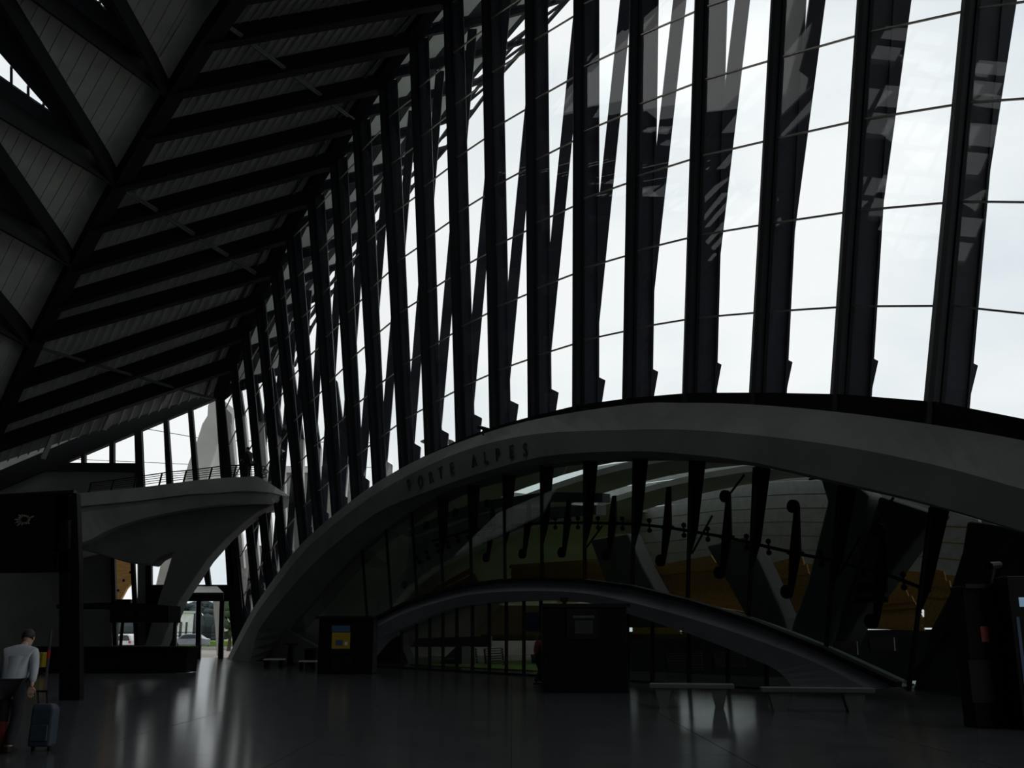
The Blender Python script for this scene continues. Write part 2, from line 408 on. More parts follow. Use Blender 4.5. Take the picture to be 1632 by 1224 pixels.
# wind bracing fins in front of the upper panes
ROD = [(690,862),(740,848),(800,839),(860,834),(935,833),(1010,835),(1060,840),(1157,856),(1265,881),(1330,894),(1405,912),(1482,942)]
def ry(x): return interp(ROD, x)
br = empty('wind_bracing', (0, 0, 0)); tag(br, 'dark steel wind bracing of rods, tapered fins and round discs behind the upper panes', 'bracing')
for a, b in zip(ROD, ROD[1:]):
    MB().tube([fp(*a, -.5), fp(*b, -.5)], .055, 6).build('rod', M['steel'], br)
for k, (t, b) in enumerate(MUL[3:]):
    xr = t + (b - t) * (ry(t) - dy(t)) / max(1, ly(b) - dy(t)); k3 = k
    Pm = fp(t, dy(t), -.25); Pr = fp(xr, ry(xr), -.25); Y = Pm.y
    wdt = .5
    h = Pm - Pr
    e = Pr + (Pr - Pm) * .35
    MB().prism([Pm + V((.05, 0, .2)), Pm + V((wdt, 0, .0)), Pr + V((.28, 0, 0)), e + V((.06, 0, 0)), e, Pr], (0, .1, 0)).build('tapered_fin', M['steel'], br)
FIN = [(782,805,888),(840,800,882),(903,795,880),(975,790,884),(1062,776,893),(1157,790,912),(1266,806,943),(1404,845,990)]
for x, yt, yb in FIN:
    c = fp(x, ry(x), -.5); m_ = .5
    tpt = fp(x + 2, yt, -.5); bt = fp(x - (yb - ry(x)) * .13, yb, -.5)
    MB().loft([[c + D * .19, c - D * .19, c - D * .19 + N * .08, c + D * .19 + N * .08], [bt + D * .10, bt - D * .06, bt - D * .06 + N * .08, bt + D * .10 + N * .08]]).build('fin', M['steel'], br)
    MB().loft([[c + D * .19, c - D * .19, c - D * .19 + N * .08, c + D * .19 + N * .08], [tpt + D * .10, tpt - D * .06, tpt - D * .06 + N * .08, tpt + D * .10 + N * .08]]).build('fin', M['steel'], br)
    for q in ([bt] if x < 1100 else [bt, tpt]):
        cc = q - D * .14; ring = []
        for kk in range(14): ring.append(cc + (D * math.cos(kk * math.pi / 7) + V((0, 0, 1)) * math.sin(kk * math.pi / 7)) * .20)
        MB().prism(ring, N * .12).build('disc', M['steel'], br)
    MB().loft([[c + D * .30 + V((0,0,-.02)), c + V((0, 0, .16)), c - D * .30, c - V((0, 0, .16))], [p + N * .1 for p in [c + D * .30, c + V((0, 0, .16)), c - D * .30, c - V((0, 0, .16))]]]).build('hub_plate', M['steel'], br)
for x in (842,885,921,953,992,1035,1090,1128,1190,1225,1308,1310,1375,1440):
    c = fp(x, ry(x), -.45)
    cl = MB().ball(c + V((0, 0, .17)), .085).ball(c - V((0, 0, .17)), .085).bar(c + V((0, 0, -.2)), c + V((0, 0, .2)), .05, .05)
    cl.build('clamp', M['steel'], br)
for (a, b) in [((1186,757),(1161,790)), ((1135,822),(1103,882)), ((1424,793),(1385,850)),((1371,855),(1336,920)),((960,838),(935,872)),((1316,760),(1290,764))]:
    MB().tube([fp(*a, -.45), fp(*b, -.45)], .035, 6).build('diagonal_tie', M['steel'], br)

# ------------------------------------------------------------------ ceiling: right roof plane
ce = struct('ceiling')
def line(i): # spine point and edge point of a frame
    P, T = ribs[i]; return spine(T.y), T
for i in range(NR - 1):
    a, b = line(i)
    MB().prism([a + V((0, -.12, -.62)), b + V((.35, -.12, -.62)), b + V((.35, -.12, .38)), a + V((0, -.12, .38))], (0, .24, 0)).build('roof_beam', M['steel'], ce)
    MB().prism([a + V((0, -.27, -.68)), b + V((.2, -.27, -.68)), b + V((.2, -.27, -.60)), a + V((0, -.27, -.60))], (0, .54, 0)).build('roof_beam_flange', M['steel'], ce)
NP = 24; cnt = 0; stuff = MB()
for i in range(NR - 1):
    a0, b0 = line(i); a1, b1 = line(i + 1)
    up = V((0, 0, .42))
    for k in range(NP):
        u0, u1 = k / NP, (k + 1) / NP
        def q(u, t, dz): return lerp(lerp(a0, b0, u), lerp(a1, b1, u), t) + up + V((0, 0, dz))
        g_ = .10 / NP
        prof = [(u0, -.13), (u0 + g_, -.13), (u0 + g_ * 2.6, 0), (u1 - .02 / NP, 0), (u1 - .02 / NP, .05), (u0, .05)]
        r0 = [q(u, 0, z) for u, z in prof]; r1 = [q(u, 1, z) for u, z in prof]
        if 7 <= i <= 18: MB().loft([r0, r1]).build('deck_panel', M['deck'], ce)
        else: stuff.loft([r0, r1])
tag(stuff.build('far_deck_panels', M['deck'], ce), kind='stuff')
ys = [13.0, 20, 26, 32, 36, 40, 44.1, 46.25, 48.2, 50.4, 52.3, 54.1, 57.5, 61.1, 64.4]
sp = []
for y in ys:
    p = spine(y); d_ = (spine(y + .5) - spine(y - .5)).normalized(); sd = V((d_.y, -d_.x, 0)).normalized()
    sp.append([p + sd * .38 + V((0, 0, -.62)), p + sd * .38 + V((0, 0, .5)), p - sd * .38 + V((0, 0, .5)), p - sd * .38 + V((0, 0, -.62))])
MB().loft(sp).build('spine_beam', M['steel'], ce)
eb = [[T + V(o) for o in ((-.25, 0, -.15), (-.25, 0, .75), (.5, 0, .75), (.5, 0, -.15))] for P, T in ribs]
MB().loft(eb).build('edge_beam', M['steel'], ce)
def onroof(Y, u, dz=-.35):
    # edge point at Y
    for i in range(NR - 1):
        if ribs[i][1].y <= Y <= ribs[i + 1][1].y:
            t = (Y - ribs[i][1].y) / (ribs[i + 1][1].y - ribs[i][1].y); T = ribs[i][1].lerp(ribs[i + 1][1], t); break
    else: T = ribs[-1][1]
    return lerp(spine(Y), T, u) + V((0, 0, dz))
for y0, y1 in ((50.6, 57.6), (57.9, 64.0), (43.2, 49.9), (36.5, 43)):
    for dd in (-.16, .16):
        MB().tube([onroof(y0, 0.02) + V((dd, dd, 0)), onroof(y1, .97) + V((dd, dd, 0))], .075, 6).build('brace', M['grey_steel'], ce)
# short struts from the last beam to the end wall
for a, b in (((272,622),(259,648)), ((184,647),(166,684)), ((86,690),(69,730)), ((345,590),(336,606))):
    MB().bar(atY(*a, 63.2), atY(*b, 64.3), .28, .2).build('short_strut', M['deck'], ce)
# edge tubes between rib heads
for i in range(8, NR - 1):
    a, b = ribs[i][1], ribs[i + 1][1]
    MB().tube([a + V((-.75, .15, .0)), b + V((-.75, -.15, .0))], .10, 6).build('edge_tube', M['grey_steel'], ce)

# ------------------------------------------------------------------ ceiling: the left wing of tapering panels
def wing_plane(Y):
    p = spine(Y); t = (spine(Y + 1) - spine(Y - 1)).normalized(); u = V((0, -1, .29)).normalized()
    return p, t.cross(u).normalized()
nodes = [(42.2, (350,-18), 1.9, .80), (46.25, (262,140), 1.75, .737), (50.4, (180,283), 1.59, .61), (54.1, (108,412), 1.41, .56), (57.7, (43,540), 1.17, .52), (61.3, (-22, 672), 1.0, .46)]
def wp(px, py, Y, lift=0):
    P, n = wing_plane(Y); return onp(px, py, P + V((0, 0, lift)), n)
for k in range(len(nodes) - 1):
    Y0, n0, b0, a0 = nodes[k]; Y1, n1, b1, a1 = nodes[k + 1]
    Ym = (Y0 + Y1) / 2
    # panel: from node k (its shallow line a0) to node k+1 (its steep line b1)
    c0 = V((n0[0] - 8, n0[1] + 2)); c1 = V((n1[0] - 3, n1[1] - 12))
    # intersection of the two lines = apex
    x = ((c1[1] - b1 * c1[0]) - (c0[1] - a0 * c0[0])) / (a0 - b1); y = c0[1] + a0 * (x - c0[0])
    G0, G1, Ap = wp(*c0, Ym), wp(*c1, Ym), wp(x, y, Ym)
    m = 15
    for j in range(m):
        t0, t1 = j / m, (j + 1) / m
        q0, q1, q2, q3 = G0.lerp(Ap, t0), G1.lerp(Ap, t0), G1.lerp(Ap, t1), G0.lerp(Ap, t1)
        g = .035
        u = V((0, 0, .55)); e = (q3 - q0) * .10; e2 = (q2 - q1) * .10
        MB().loft([[q0 + u - V((0,0,g)), q0 + e + u - V((0,0,g)), q0 + e * 1.3 + u, q3 + u, q3 + u + V((0,0,.05)), q0 + u + V((0,0,.05))],
                   [q1 + u - V((0,0,g)), q1 + e2 + u - V((0,0,g)), q1 + e2 * 1.3 + u, q2 + u, q2 + u + V((0,0,.05)), q1 + u + V((0,0,.05))]]).build('wing_panel', M['deck'], ce)
gs = []
for y in ys:
    p, n = wing_plane(y); u = V((0, -1, .29)).normalized()
    gs.append([p + V((0, 0, .35)), p + u * 1.9 + V((0, 0, .58)), p + u * 1.9 + V((0, 0, .66)), p + V((0, 0, .5))])
MB().loft(gs).build('gutter_strip', M['deck'], ce)
for k in range(len(nodes)):
    Y0, n0, b0, a0 = nodes[k]
    nd = wp(n0[0], n0[1], Y0)
    fa = wp(n0[0] - 330, n0[1] - 330 * a0, Y0); fb = wp(n0[0] - 260, n0[1] - 260 * b0, Y0)
    for f_, s_ in ((fa, 1), (fb, -1)):
        MB().loft([[nd + V(o) for o in ((0, 0, -.5), (0, 0, .6), (.2, .2, .6), (.2, .2, -.5))], [f_ + V(o) for o in ((0, 0, -.5), (0, 0, .6), (.25, .25, .6), (.25, .25, -.5))]]).build('wing_beam', M['steel'], ce)
    # dark soffit sheets either side of the open slot
    tip = (n0[0] - 96, n0[1] - 101)
    sa, sb_ = .97 * 1.0, 1.10
    la_ = (n0[0] - 340, tip[1] - 244 * .70); lb = (n0[0] - 340, tip[1] - 244 * 1.15)
    if k <= 1: tip = (n0[0] - 88, n0[1] - 118); la_ = (n0[0] - 340, tip[1] - 252 * .95); lb = (n0[0] - 340, tip[1] - 252 * 1.35)
    if k >= 3: tip = (n0[0] - 106, n0[1] - 97)
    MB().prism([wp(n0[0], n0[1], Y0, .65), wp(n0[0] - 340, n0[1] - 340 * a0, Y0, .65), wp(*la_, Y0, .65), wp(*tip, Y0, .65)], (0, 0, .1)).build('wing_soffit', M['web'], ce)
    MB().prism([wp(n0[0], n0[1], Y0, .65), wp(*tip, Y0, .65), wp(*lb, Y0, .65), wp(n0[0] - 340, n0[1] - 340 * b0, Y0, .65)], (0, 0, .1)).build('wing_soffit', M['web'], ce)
    sk = MB().prism([wp(*tip, Y0, .8), wp(*la_, Y0, .8), wp(*lb, Y0, .8)], (0, 0, .02)).build('skylight_pane', M['glass'], ce)
    for t in (.06, .16, .27, .40, .55, .72):
        p0 = wp(lerp(tip[0], la_[0], t), lerp(tip[1], la_[1], t), Y0, .72); p1 = wp(lerp(tip[0], lb[0], t), lerp(tip[1], lb[1], t), Y0, .72)
        MB().bar(p0, p1, .12, .1).build('skylight_bar', M['grey_steel'], sk)

# ------------------------------------------------------------------ canopy outside, carried on by the roof frames
cp = empty('canopy', tuple(ribs[15][1])); tag(cp, 'dark cantilevered steel canopy outside the rib heads, with pale soffit panels', 'canopy')
CL = 8.6
def cn(i, u, dz=0):
    s_, T = line(i); d_ = (T - s_); d_ = V((d_.x, 0, d_.z)).normalized(); L_ = CL * (1.0 if i < 16 else max(.62, 1 - (i - 16) * .07))
    return T + d_ * (u * L_) + V((0, 0, dz + .35))
CN0 = 6
for i in range(CN0, NR):
    s_, T = line(i)
    q = [cn(i, .0, -.45), cn(i, .35, -.5), cn(i, .8, -.25), cn(i, 1.0, -.05), cn(i, 1.0, .1), cn(i, 0, .35)]
    MB().prism([p + V((0, -.1, 0)) for p in q], (0, .2, 0)).build('canopy_beam', M['web'], cp)
SEG = [(.05, .10, 0), (.10, .16, 1), (.16, .20, 0), (.20, .34, 1), (.34, .43, 0), (.43, .56, 1), (.56, .64, 0), (.64, .74, 1), (.74, .79, 0)]
for i in range(CN0, NR - 1):
    for u0, u1, pale in SEG:
        m0 = .12 if pale else 0
        p = [lerp(cn(i, u0), cn(i + 1, u0), m0), lerp(cn(i, u0), cn(i + 1, u0), 1 - m0), lerp(cn(i, u1), cn(i + 1, u1), 1 - m0), lerp(cn(i, u1), cn(i + 1, u1), m0)]
        MB().prism(p, (0, 0, .06)).build('soffit_panel' if pale else 'soffit_strip', M['soffit'] if pale else M['web'], cp)
    for u0, u1 in ((.05, .79),):
        for e0, e1 in ((0, .12), (.88, 1)):
            p = [lerp(cn(i, u0), cn(i + 1, u0), e0), lerp(cn(i, u0), cn(i + 1, u0), e1), lerp(cn(i, u1), cn(i + 1, u1), e1), lerp(cn(i, u1), cn(i + 1, u1), e0)]
            MB().prism([v + V((0, 0, -.01)) for v in p], (0, 0, .06)).build('soffit_strip', M['web'], cp)
    MB().bar(cn(i, .88), cn(i + 1, .88), .14, .12).build('edge_purlin', M['web'], cp)
    MB().bar(cn(i, .99), cn(i + 1, .82), .12, .10).build('edge_diagonal', M['web'], cp)
    MB().bar(cn(i, .99), cn(i + 1, .99), .16, .14).build('edge_purlin', M['web'], cp)

# ------------------------------------------------------------------ end wall
GY = 65.2
def ge(px, py, dy_=0): return atY(px, py, GY + dy_)
wf = struct('wall_far')
MB().prism([ge(346,634), ge(107,735), ge(-60,806), ge(-60,775), ge(60,724), ge(346,600)], (0, .5, 0)).build('top_beam', M['steel'], wf)
MB().prism([ge(-80,812,.55), ge(-80,660,.55), ge(60,660,.55), ge(346,560,.55), ge(346,606,.55)], (0, .1, 0)).build('closure_sheet', M['deck'], wf)
MB().prism([ge(60,737), ge(216,738), ge(216,752), ge(60,750)], (0, .5, 0)).build('transom', M['steel'], wf)
for a in (((129,724),(135,724),(135,740),(129,740)), ((174,706),(181,703),(181,740),(174,740)), ((214,690),(225,686),(230,800),(217,800)),
          ((260,670),(267,668),(276,800),(266,800)), ((299,654),(306,652),(319,800),(310,800)), ((343,636),(353,632),(368,770),(372,935),(383,1054),(373,1054),(362,935),(352,770))):
    MB().prism([ge(*p, -.05) for p in a], (0, .35, 0)).build('mullion', M['steel'], wf)
for a in (((107,735),(216,690),(216,737)), ((225,686),(262,671),(268,785),(229,785)), ((267,669),(301,655),(312,785),(274,785)), ((306,652),(345,636),(357,785),(318,785))):
    MB().prism([ge(*p, .1) for p in a], (0, .02, 0)).build('pane', M['glass'], wf)
for a in (((321,896),(330,884),(336,936),(328,936)), ((362,858),(370,850),(377,936),(368,936))):
    MB().prism([ge(*p, -.05) for p in a], (0, .3, 0)).build('mullion', M['steel'], wf)
MB().prism([ge(*p) for p in ((232,932),(376,932),(378,958),(232,958))], (0, .4, 0)).build('transom', M['steel'], wf)
for x0, x1, x2, x3, nm in ((267,281,280,268,'m'), (313,320,319,311,'m'), (350,357,355,347,'m'), (372,382,388,376,'m')):
    MB().prism([ge(x0,957), ge(x1,957), ge(x2,1052), ge(x3,1052)], (0, .2, 0)).build('door_post', M['steel'], wf)
MB().prism([ge(*p) for p in ((281,1050),(373,1050),(373,1053),(281,1053))], (0, .2, 0)).build('threshold', M['steel'], wf)
for a in (((281,958),(312,958),(311,1050),(281,1050)), ((320,958),(350,958),(347,1050),(319,1050)), ((241,880),(322,880),(330,934),(241,934)), ((330,880),(362,845),(370,934),(336,934)), ((357,958),(373,958),(376,1050),(356,1050))):
    MB().prism([ge(*p, .1) for p in a], (0, .02, 0)).build('pane', M['glass'], wf)
# solid parts of the end wall behind the balcony and ticket area
def gwall(pts, m, nm='wall_panel', dy_=.2, th=.3): return MB().prism([ge(*p, dy_) for p in pts], (0, th, 0)).build(nm, m, wf)
gwall(((-260,750),(228,752),(228,800),(-260,800)), M['concrete_dark'])
gwall(((-260,800),(178,800),(178,1056),(-260,1056)), M['concrete_dark'])
gwall(((178,800),(240,800),(240,883),(178,883)), M['concrete_dark'])
gwall(((178,955),(208,955),(208,992),(178,992)), M['black'])
gwall(((219,883),(232,883),(232,992),(219,992)), M['concrete'])
gwall(((219,992),(240,992),(238,1056),(219,1056)), M['concrete_dark'])
gwall(((232,883),(241,883),(242,1056),(232,1056)), M['steel'], 'post', .05)
gwall(((207,883),(213,883),(221,1056),(215,1056)), M['steel'], 'post', .05)
gwall(((176,878),(182,878),(187,1056),(180,1056)), M['steel'], 'post', .05)
gwall(((176,876),(213,876),(213,884),(176,884)), M['steel'], 'post', .05)
gwall(((187,1028),(216,1028),(216,1056),(187,1056)), M['black'])
gwall(((241,958),(268,958),(268,966),(241,966)), M['steel'])
gwall(((244,967),(267,967),(264,1012),(244,1012)), M['concrete_dark'])
# timber stair soffit seen through the side opening
tb = MB().prism([atY(*p, 70) for p in ((176,880),(214,880),(214,925),(202,938),(190,960),(176,962))], (0, .3, 0)).build('stair_soffit', M['timber']); tag(tb, kind='structure')
for x, y in ((208,912),(197,925),(188,941)): MB().ball(atY(x, y, 69.8), .10).build('soffit_lamp', M['black'], tb)
# glass door canopy
cz = empty('door_canopy', tuple(ge(325, 940, -.5))); tag(cz, 'small sloping glass canopy above the far exit doors', 'canopy')
MB().prism([ge(303,935,-.05), ge(346,935,-.05), atY(356,945,GY-1.1), atY(297,945,GY-1.1)], (0, 0, .03)).build('glass_sheet', M['soffit'], cz)
MB().prism([atY(297,945,GY-1.1), atY(356,945,GY-1.1), atY(356,956,GY-1.1), atY(297,956,GY-1.1)], (0, .08, 0)).build('front_fascia', M['steel'], cz)

# ------------------------------------------------------------------ balcony
BY = 58.5
bal = empty('balcony', tuple(atY(300, 800, BY + 3))); tag(bal, 'pointed concrete balcony with curved underside and leaning leg in front of the far glass wall', 'balcony')
def by_(px, py, d_=0): return atY(px, py, BY) + V((0, d_, 0))
topb = [(60,793),(118,787),(170,782),(230,776),(300,767),(350,762),(389,760),(411,760),(437,775),(455,787)]
fasb = [(60,816),(118,808),(170,803),(230,797),(300,788),(340,786),(380,783),(405,783),(435,785),(455,789)]
rec = [(60,826),(122,817),(170,811),(230,803),(300,795),(340,793),(380,791),(405,791),(430,792),(450,793)]
lowb = [(60,880),(130,862),(170,842),(230,823),(300,809),(340,803),(380,800),(405,799),(430,799),(447,799)]
secs = []
for k in range(len(topb)):
    tt = k / (len(topb) - 1); back = 5.6 if k < 8 else (3.6 if k == 8 else .9)
    y0 = 0 if k < 8 else (.25 if k == 8 else 1.4)
    a, b, c, d_ = by_(*topb[k]), by_(*fasb[k]), by_(*rec[k]), by_(*lowb[k])
    secs.append([a + V((0, y0, 0)), b + V((0, y0 - .05, 0)), b + V((0, y0 + .35, -.02)), c + V((0, y0 + .35, 0)), c + V((0, y0 + .1, 0)), d_ + V((0, y0 + .5, 0)), V((d_.x, d_.y + y0 + back, d_.z)), V((a.x, a.y + y0 + back, a.z))])
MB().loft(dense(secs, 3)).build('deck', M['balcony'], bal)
und = [(130,858),(200,830),(300,806),(447,797),(434,805),(411,816),(388,834),(360,858),(329,893),(303,932),(286,957),(281,970),(268,1000),(257,1027),(246,1060),(220,1060),(231,1027),(250,963),(260,932),(275,881),(262,885),(250,891),(240,901),(200,896),(160,884),(130,876)]
MB().prism([atY(*p, BY + 1.4) for p in und], (0, 1.6, 0)).build('curved_bracket', M['concrete_dark'], bal, .08)  # shade under the balcony is put into the colour: darker concrete than the deck
rl = empty('railing', tuple(by_(300, 760, .2))); tag(rl, 'thin dark metal railing with leaning posts along the balcony edge', 'railing')
RT = [(140,769),(180,764),(229,757),(270,751),(294,749),(336,744),(350,742),(382,740),(411,740)]
def bt(x): return interp(topb, x)
for q in range(5):
    pts = []
    for x, y in RT:
        yb_ = bt(x); pts.append(by_(x, lerp(y, yb_ - 2, q / 5), .25))
    MB().tube(pts, .035 if q == 0 else .022, 6).build('rail', M['steel'], rl)
for x in (140,176,212,253,292,333,372,406):
    y1 = bt(x); y0 = interp(RT, x + 2)
    MB().bar(by_(x - 2, y1, .25), by_(x + 3, y0, .25), .05, .09).build('post', M['steel'], rl)
for (cx, cy, r) in ((416,743,3.4),(420,749,3.6),(417,756,3.4)):
    pts = [by_(cx + r * math.cos(t * .785), cy + r * .8 * math.sin(t * .785), .6) for t in range(9)]
    MB().tube(pts, .03, 6).build('scroll', M['steel'], rl)

# ------------------------------------------------------------------ outdoor concrete
py_ = MB().prism([atY(*p, 76) for p in ((338,636),(360,640),(352,690),(345,716),(337,740),(322,800),(300,870),(280,940),(250,1052),(226,1052),(246,940),(262,870),(285,790),(300,737),(313,703),(322,675),(330,662),(331,645))], (0, 3, 0)).build('pylon', M['concrete_out'], None, .1)
tag(py_, 'pale concrete pylon leaning outdoors behind the far mullions, widening downwards', 'pylon')
p2 = MB().prism([atY(*p, 74) for p in ((338,945),(350,945),(349,1000),(347,1056),(352,1056),(346,1056),(343,1000))][:7], (0, .6, 0)).build('outdoor_column', M['concrete_out'])
tag(p2, 'slim pale tapered column just outside the far exit doors', 'column')
bt_list = [  # pale fins beyond the far ribs: x left, x right, y top-left, y top-right at top ; then bottom
    ((351,640,369,660),(372,905,389,905)), ((376,652,390,662),(396,905,414,905)), ((404,666,420,674),(424,905,437,905)), ((436,684,452,700),(446,905,458,905)),
    ((464,692,484,700),(470,905,480,905)), ((497,706,511,714),(497,905,505,905)), ((538,724,556,738),(530,905,540,905))]
for k, ((x0, y0, x1, y1), (x2, y2, x3, y3)) in enumerate(bt_list):
    i = NR - 1 - k; Y = ribs[i][0].y + 1.0
    o = MB().prism([atY(x0, y0, Y + 2), atY(x1, y1, Y + 2), atY(x3, y3, Y + 2), atY(x2, y2, Y + 2)], (0, .5, 0))
    o.build('buttress', M['concrete_out'], cp)
    if k:
        h_ = 95 + 6 * k; dx = -h_ * .13
        MB().prism([atY(x0 - 4, y0, Y + 1.9), atY(x1, y1, Y + 1.9), atY(x1 + dx - 2, y1 - h_, Y + 1.9), atY(x0 + dx - 4, y0 - h_, Y + 1.9)], (0, .4, 0)).build('side_panel', M['web'], cp)
rw = MB().prism([atY(*p, 96) for p in ((382,884),(400,868),(440,872),(440,752),(560,752),(560,1008),(382,1008))], (0, 6, 0)).build('retaining_wall', M['brick'])
tag(rw, 'dark grey masonry block building outside, behind the lower ends of the far ribs', 'building')
tag(MB().prism([atY(*p, 95.8) for p in ((420,744),(562,744),(562,753),(420,753))], (0, 6.5, 0)).build('coping', M['concrete_out'], rw))

# ------------------------------------------------------------------ outdoor scenery beyond the exit doors
def tree(px, pyb, Y, w_, h_, lab, m=M['leaf'], seed=1, n=26, grp=None):
    rd = random.Random(seed); P = fl(px, pyb) if pyb else V((0, 0, 0)); x = atY(px, 1008, Y).x
    e = empty('tree', (x, Y, 0)); tag(e, lab, 'tree', grp)
    MB().tube([(x, Y, 0), (x + .1, Y, h_ * .5), (x, Y, h_ * .8)], [w_ * .06, w_ * .045, .04], 7).build('trunk', M['bark'], e)
    cr = MB()
    for k in range(n):
        a = rd.uniform(0, 6.28); r = rd.random() ** .5 * w_ * .42; zz = rd.uniform(.28, .95) * h_
        sh = 1 - abs(zz / h_ - .6) * 1.3
        cr.ball((x + r * sh * math.cos(a), Y + r * sh * math.sin(a), zz), (w_ * rd.uniform(.08, .16), w_ * rd.uniform(.08, .16), h_ * rd.uniform(.05, .10)), 8, 5)
    o = cr.build('crown', m, e)
    d_ = o.modifiers.new('rough', 'DISPLACE'); tx = bpy.data.textures.get('leafy') or bpy.data.textures.new('leafy', 'CLOUDS'); tx.noise_scale = .6; d_.texture = tx; d_.strength = .5; d_.texture_coords = 'GLOBAL'
    return e
tree(366, None, 92, 3.2, 4.4, 'small leafy green tree outside the right exit door', seed=3, n=40)
xs = [(272, 'leftmost'), (292, 'second from the left'), (311, 'third from the left'), (330, 'fourth from the left'), (352, 'fifth from the left'), (376, 'rightmost')]
for k, (x, w_) in enumerate(xs):
    tree(x, None, 250 + (k % 3) * 6, 9, 8.6 + (k % 4) * .5, 'distant dark skyline tree seen through the exit doors, ' + w_, M['leaf2'], seed=20 + k, n=22, grp='distant skyline trees')
hd = MB()
for k in range(60):
    x = -110 + k * 1.9; hd.ball((x, 190 + (k % 3) * 2, 1.5), (2.4, 2, 3.3 + (k * 7 % 5) * .3), 8, 5)
tag(hd.build('hedge', M['leaf2']), 'long dark hedge below the skyline trees', 'hedge', kind='stuff')
bx = atY(283, 1008, 140).x
cyl = empty('round_building', (bx, 140, 0)); tag(cyl, 'small white round-ended building with dark slot windows beyond the left exit door', 'building')
zt_ = 1.6 + (1008 - 978) * 140 / 1648.
MB().tube([(bx - .5, 140, 0), (bx - .5, 140, zt_)], 2.4, 20).build('wall', M['white'], cyl)
MB().tube([(bx - .5, 140, zt_), (bx - .5, 140, zt_ + .25)], 2.6, 20).build('roof', M['concrete_out'], cyl)
for k in range(5):
    a = -1.9 + k * .33; c = V((bx - .5 + 2.4 * math.cos(a), 140 + 2.4 * math.sin(a), zt_ * .45))
    MB().box(c - V((.16, .1, 1.1)), c + V((.16, .1, 1.1))).build('window', M['carglass'], cyl)
xx = atY(300, 1008, 125).x
fe = empty('guard_rail', (xx, 125, 0)); tag(fe, 'dark metal guard rail along the grass verge outside', 'railing')
for z in (.65, 1.05): MB().bar((-70, 125, .55 + z), (0, 125, .55 + z), .06, .08).build('rail', M['steel'], fe)
for k in range(30): MB().bar((-60 + k * 1.8, 125, -.05), (-60 + k * 1.8, 125, 1.65), .06, .06).build('post', M['steel'], fe)
bb = MB().box((atY(352,1008,142).x, 142, 0), (atY(400,1008,142).x, 150, 3.5)).build('shed', M['concrete_out']); tag(bb, 'low pale flat-roofed shed behind the guard rail', 'building')
tag(MB().box((atY(352,1008,142).x - .2, 141.8, 3.5), (atY(400,1008,142).x + .2, 150.2, 3.7)).build('roof', M['grey_steel'], bb))
def car(px, Y, length, m, lab, face=1):
    x = atY(px, 1008, Y).x; e = empty('car', (x, Y, 0)); tag(e, lab, 'car')
    h = 1.45; l = length
    prof = [(0,.3),(0,.75),(.04*l,.85),(.22*l,.92),(.36*l,1.36),(.45*l,h),(.72*l,h),(.9*l,1.0),(l,.92),(l,.3)]
    pts = [V((x + (u if face > 0 else l - u), Y - .85, z)) for u, z in prof]
    MB().prism(pts, (0, 1.7, 0)).build('body', m, e, .06)
    gp_ = [(.26*l,.95),(.38*l,1.30),(.46*l,1.38),(.71*l,1.38),(.83*l,1.0)]
    MB().prism([V((x + (u if face > 0 else l - u), Y - .88, z)) for u, z in gp_], (0, .04, 0)).build('side_window', M['carglass'], e)
    for u in (.18, .8):
        cx = x + (u if face > 0 else 1 - u) * l
        MB().tube([(cx, Y - .9, .32), (cx, Y - .65, .32)], .32, 14).build('wheel', M['tyre'], e)
car(274, 112, 4.0, M['carg'], 'grey blue hatchback parked outside the left exit door')
# rear-view van-like white car seen through the low opening
x = atY(188, 1008, 100).x; wc = empty('car', (x, 100, 0)); tag(wc, 'white car seen from behind through the low opening left of the leg', 'car')
MB().loft([[V((x + u, yy, z)) for u, z in ((0,.25),(.02,.85),(.22,1.32),(.45,1.46),(1.25,1.46),(1.5,1.32),(1.68,.85),(1.7,.25))] for yy in (99.2, 103.2)]).build('body', M['carw'], wc, .08)
MB().prism([V((x + u, 99.16, z)) for u, z in ((.22,.85),(.36,1.22),(.52,1.34),(1.2,1.34),(1.36,1.22),(1.5,.85))], (0, .05, 0)).build('rear_window', M['carglass'], wc)
for u in (.05, 1.4): MB().tube([(x + u, 99.8, .3), (x + u + .25, 99.8, .3)], .3, 12).build('wheel', M['tyre'], wc)
for u in (.08, 1.42): MB().box((x + u, 99.12, .62), (x + u + .2, 99.2, .8)).build('tail_lamp', M['red'], wc)
cb = MB().tube([atY(60, 668, 95), atY(230, 683, 95), atY(340, 702, 95), atY(600, 706, 95)], .035, 5).tube([atY(100, 731, 95), atY(345, 742, 95), atY(600, 745, 95)], .03, 5).build('cable', M['grey_steel'])
for x_ in (60, 600): MB().tube([tuple(V((atY(x_, 700, 95).x, 95, -.05))), tuple(V((atY(x_, 700, 95).x, 95, atY(x_, 664 if x_ < 100 else 702, 95).z)))], .14, 8).build('pole', M['grey_steel'], cb)
tag(cb, 'thin overhead cables crossing the sky outside behind the balcony', 'cable')
# saucer street lamp outside beyond the arch
lc = atY(697, 704, 84)
lm = empty('street_lamp', (lc.x, lc.y, 0)); tag(lm, 'saucer-shaped street lamp on a mast outside, just above the arch by the letters', 'lamp')
MB().tube([(lc.x, lc.y, 0), (lc.x, lc.y, lc.z)], [.14, .08], 8).build('mast', M['grey_steel'], lm)
MB().ball(lc, (1.45, 1.45, .17), 18, 6).ball(lc + V((.7, 0, .25)), (.3, .3, .2), 8, 5).build('saucer', M['grey_steel'], lm)

# ------------------------------------------------------------------ platform hall behind the arch
ph = struct('wall_platform_hall')
def bp(px, py, w_): return fp(px, py, -w_)
def sheet(pts, w_, m, nm, th=.3, parent=ph, bev=0): return MB().prism([bp(*p, w_) for p in pts], N * th).build(nm, m, parent, bev)
